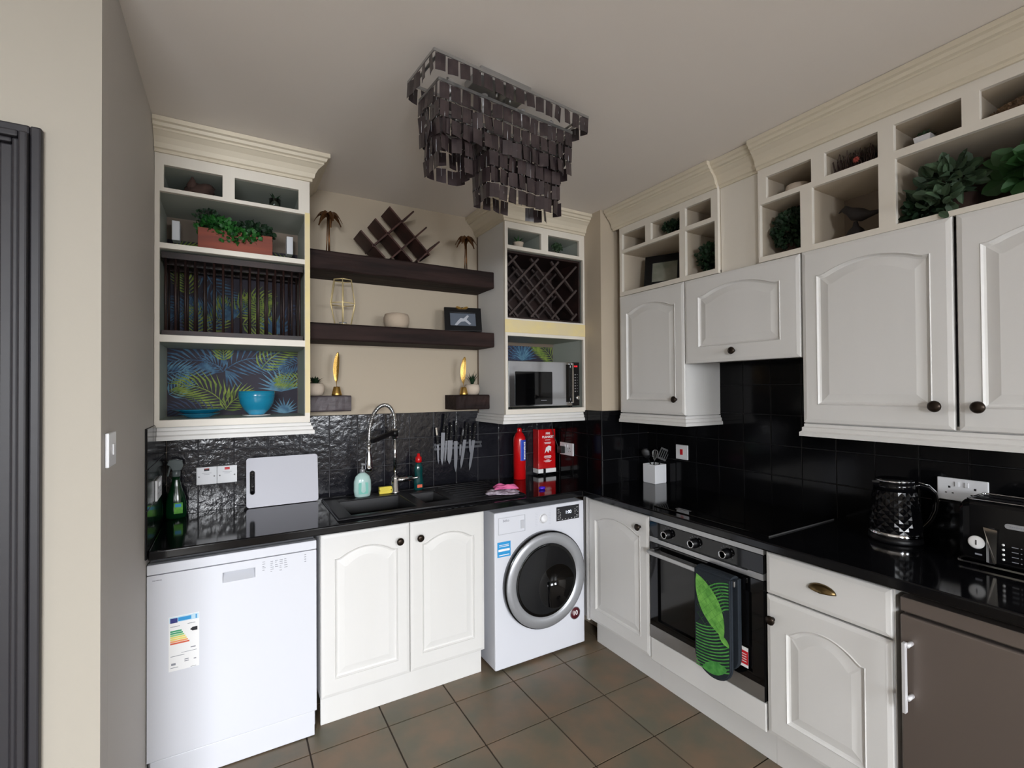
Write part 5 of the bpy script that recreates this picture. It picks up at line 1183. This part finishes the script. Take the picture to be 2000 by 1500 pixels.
MB().lathe([(.035, 0), (.045, .06), (.040, .06), (.034, .01), (0, .01)], (2.50, -1.607, 2.1005), n=22).build('pot', DRIEDD, t)
f = MB(); leafcloud(f, (2.46, -1.607, 2.22), (.05, .078, .08), 620, .022, 31); f.build('foliage', LEAFD, t, fix=False)
t = thing('dried_flowers', 'dried stems with one small red bloom in a cubby over the tall doors', 'dried flowers', (2.49, -1.888, 2.3645))
f = MB(); rnd = random.Random(8)
for k in range(150):
    a = Vector((2.46 + rnd.uniform(-.05, .05), -1.888 + rnd.uniform(-.08, .08), 2.366)); f.tube([a, a + Vector((rnd.uniform(-.02, .02), rnd.uniform(-.02, .02), rnd.uniform(.05, .088)))], .0013, 4)
f.build('stems', DRIEDD, t)
f = MB(); rnd = random.Random(9)
for k in range(9): a = 2 * PI * k / 9; f.lathe([(.001, 0), (.006, .006), (.001, .013)], (2.40, -1.895, 2.400), (.2, math.cos(a), math.sin(a)), 6)
f.build('red_bloom', mat('dusty_red_petal', (150, 62, 54), .7), t)
# bird
t = thing('bird_ornament', 'dark iron bird figure perched on a round base in a cubby', 'ornament', (2.47, -1.860, 2.1005))
bxx, byy = 2.47, -1.860
MB().lathe([(.042, 0), (.042, .006), (.036, .022), (.026, .042), (.012, .056), (.007, .076)], (bxx, byy, 2.1005), n=24).build('base', IRON, t)
bd_ = MB(); pts = [(.068, .128), (.056, .136), (.044, .138), (.028, .126), (.008, .108), (-.02, .096), (-.046, .092), (-.090, .094)]
bd_.tube([(bxx, byy + a_ - .005, 2.1005 + h_) for a_, h_ in pts], [.001, .005, .015, .016, .026, .025, .013, .004], 12); bd_.build('bird_body', IRON, t)
t = thing('small_potted_plant', 'small plant in a square white pot in a cubby near the right edge', 'plant', (2.45, -2.095, 2.3655))
b = MB(); L = [[(2.45 + a_ * s_, -2.095 + b_ * s_, 2.3655 + h_) for a_, b_ in ((-1, -1), (1, -1), (1, 1), (-1, 1))] for s_, h_ in ((.018, 0), (.026, .044), (.023, .044), (.018, .034))]; b.loops(L); b.build('pot', PLAST2, t, bevel=.002)
f = MB(); leafcloud(f, (2.46, -2.095, 2.412), (.018, .020, .008), 40, .016, 41); f.build('foliage', LEAFM, t, fix=False)
t = thing('dried_moss', 'clump of brown dried moss in the cubby at the right edge', 'dried moss', (2.45, -2.36, 2.3655))
f = MB(); rock(f, (2.45, -2.36, 2.3656), .035, .075, .05, 3); leafcloud(f, (2.45, -2.36, 2.385), (.045, .085, .03), 500, .012, 44); f.build('moss', DRIED, t, fix=False)
# big leafy plants
t = thing('leafy_plant', 'grey-green broad-leaved plant spilling from the wide cubby over the tall doors', 'plant', (2.50, -2.17, 2.0970))
MB().lathe([(.04, 0), (.055, .08), (.050, .08), (.04, .01), (0, .01)], (2.52, -2.17, 2.0970), n=24).build('pot', DRIEDD, t)
f = MB(); leafcloud(f, (2.43, -2.170, 2.220), (.045, .070, .055), 120, .055, 51, tilt=.45, aspect=.30); leafcloud(f, (2.372, -2.160, 2.135), (.022, .04, .045), 34, .045, 52, aspect=.32); f.build('foliage', LEAFM, t, fix=False)
t = thing('leafy_plant', 'bright green broad-leaved plant at the right edge of the wide cubby', 'plant', (2.50, -2.38, 2.0970))
MB().lathe([(.04, 0), (.055, .07), (.050, .07), (.04, .01), (0, .01)], (2.52, -2.38, 2.0970), n=24).build('pot', DRIEDD, t)
f = MB(); leafcloud(f, (2.47, -2.375, 2.19), (.05, .070, .055), 95, .070, 53, tilt=.4, aspect=.38); f.build('foliage', LEAFB, t, fix=False)
t = thing('trailing_plant', 'dark drooping plant in the left corner of the wide cubby', 'plant', (2.50, -2.09, 2.0970))
f = MB(); leafcloud(f, (2.45, -2.082, 2.150), (.045, .030, .045), 120, .040, 54, aspect=.3); f.build('foliage', LEAFD, t, fix=False)

# ================================================================== CHANDELIER
ch = thing('chandelier', 'rectangular tiered chandelier of dark shell tiles on the ceiling', 'chandelier', (1.146, -1.299, 2.56))
an = math.radians(5.2); U = Vector((math.cos(an), math.sin(an), 0)); V = Vector((-U.y, U.x, 0)); P0 = Vector((.823, -1.431, 0))
def CP(a_, b_, z): return P0 + U * a_ + V * b_ + Vector((0, 0, z))
b = MB(); b.loops([[CP(a_, b_, z) for a_, b_ in ((.20, .045), (.42, .045), (.42, .16), (.20, .16))] for z in (2.588, 2.6215)]); b.build('ceiling_rose', STEEL, ch, bevel=.003)
fr_ = MB()
RECT = [(0, 0, .667, .205, 2.568), (.030, .028, .606, .177, 2.502), (.038, .046, .170, .159, 2.402), (.232, .046, .556, .159, 2.402)]
for (a0, b0, a1, b1, z) in RECT: 
    for (p, q_) in (((a0, b0), (a1, b0)), ((a1, b0), (a1, b1)), ((a1, b1), (a0, b1)), ((a0, b1), (a0, b0))): fr_.bar(CP(*p, z), CP(*q_, z), .003, .010)
for a_ in (.02, .333, .647): fr_.bar(CP(a_, 0, 2.568), CP(a_, .205, 2.568), .010, .003)
for a_ in (.10, .333, .56):
    fr_.tube([CP(a_, .1, 2.568), CP(a_, .1, 2.395)], .004, 6); fr_.bar(CP(a_, .03, 2.500), CP(a_, .175, 2.500), .008, .003); fr_.bar(CP(a_, .05, 2.395), CP(a_, .155, 2.395), .008, .003)
for a_ in (.30, .36): fr_.tube([CP(a_, .1, 2.568), CP(a_, .1, 2.59)], .005, 8)
fr_.build('frame', STEEL, ch)
for a_ in (.11, .25, .42, .56):
    MB().lathe([(.012, 0), (.012, -.03), (.009, -.034), (.011, -.05), (.009, -.065), (0, -.07)], CP(a_, .1025, 2.562), n=14).build('lamp_bulb', PLAST2, ch)
tl = []; wires = MB(); rnd = random.Random(77)
def side_pts(a0, b0, a1, b1, pitch):
    R_ = []
    for (p, q_) in (((a0, b0), (a1, b0)), ((a1, b0), (a1, b1)), ((a1, b1), (a0, b1)), ((a0, b1), (a0, b0))):
        L_ = math.hypot(q_[0] - p[0], q_[1] - p[1]); n_ = max(2, round(L_ / pitch))
        for k in range(n_): t_ = (k + .5) / n_; R_.append((p[0] + (q_[0] - p[0]) * t_, p[1] + (q_[1] - p[1]) * t_, math.atan2(q_[1] - p[1], q_[0] - p[0])))
    return R_
ROWS = [(RECT[0], 1, .046), (RECT[1], 3, .042), (RECT[2], 3, .040), (RECT[3], 4, .041)]
for ri, ((a0, b0, a1, b1, z), rows, pitch) in enumerate(ROWS):
    for (a_, b_, dr_) in side_pts(a0, b0, a1, b1, pitch):
        nr = rows - (1 if rnd.random() < .18 and rows > 2 else 0)
        if ri == 3 and b_ < b0 + .01: nr = rows
        zt_ = z - .008; c0 = CP(a_, b_, zt_)
        yawt = an + dr_
        for r_ in range(nr):
            yw = yawt + rnd.gauss(0, .16 + .10 * r_); d_ = Vector((math.cos(yw), math.sin(yw), 0)); n_ = Vector((-d_.y, d_.x, 0))
            w_ = .0175; h_ = .050; zt2 = zt_ - r_ * .0565; tip = rnd.uniform(-.003, .003); bow = .002
            tl.append((a_, b_, [(c0.x, c0.y), d_, n_, w_, h_, zt2, tip, bow, rnd.gauss(0, .07)]))
        wires.tube([c0, c0 - Vector((0, 0, .0565 * nr - .03))], .0008, 4)
wo_ = wires.build('hanging_wires', SILVER, ch); wo_['kind'] = 'stuff'
def tile_mesh(mb, q_):
    (x, y), d_, n_, w_, h_, zt2, tip, bow, tl_ = q_
    c = Vector((x, y, zt2)); L = []
    for s_ in (0, 1):
        z = -h_ * s_; o_ = n_ * (tl_ * h_ * s_)
        L.append([c + o_ + d_ * w_ * u_ + n_ * v_ + Vector((0, 0, z + (tip * u_ * s_))) for u_, v_ in ((-1, -.0006), (0, -.0006 - bow), (1, -.0006), (1, .0006), (0, .0006 - bow), (-1, .0006))])
    mb.loops(L)
camp = Vector((.2768, -2.8335, 1.504))
tl.sort(key=lambda q_: (Vector((q_[2][0][0], q_[2][0][1], q_[2][5])) - camp).length)
for q_ in tl[:100]:
    mb = MB(); tile_mesh(mb, q_[2]); mb.build('shell_tile', SHELL, ch)
mb = MB()
for q_ in tl[100:]: tile_mesh(mb, q_[2])
so_ = mb.build('more_shell_tiles', SHELL, ch); so_['kind'] = 'stuff'
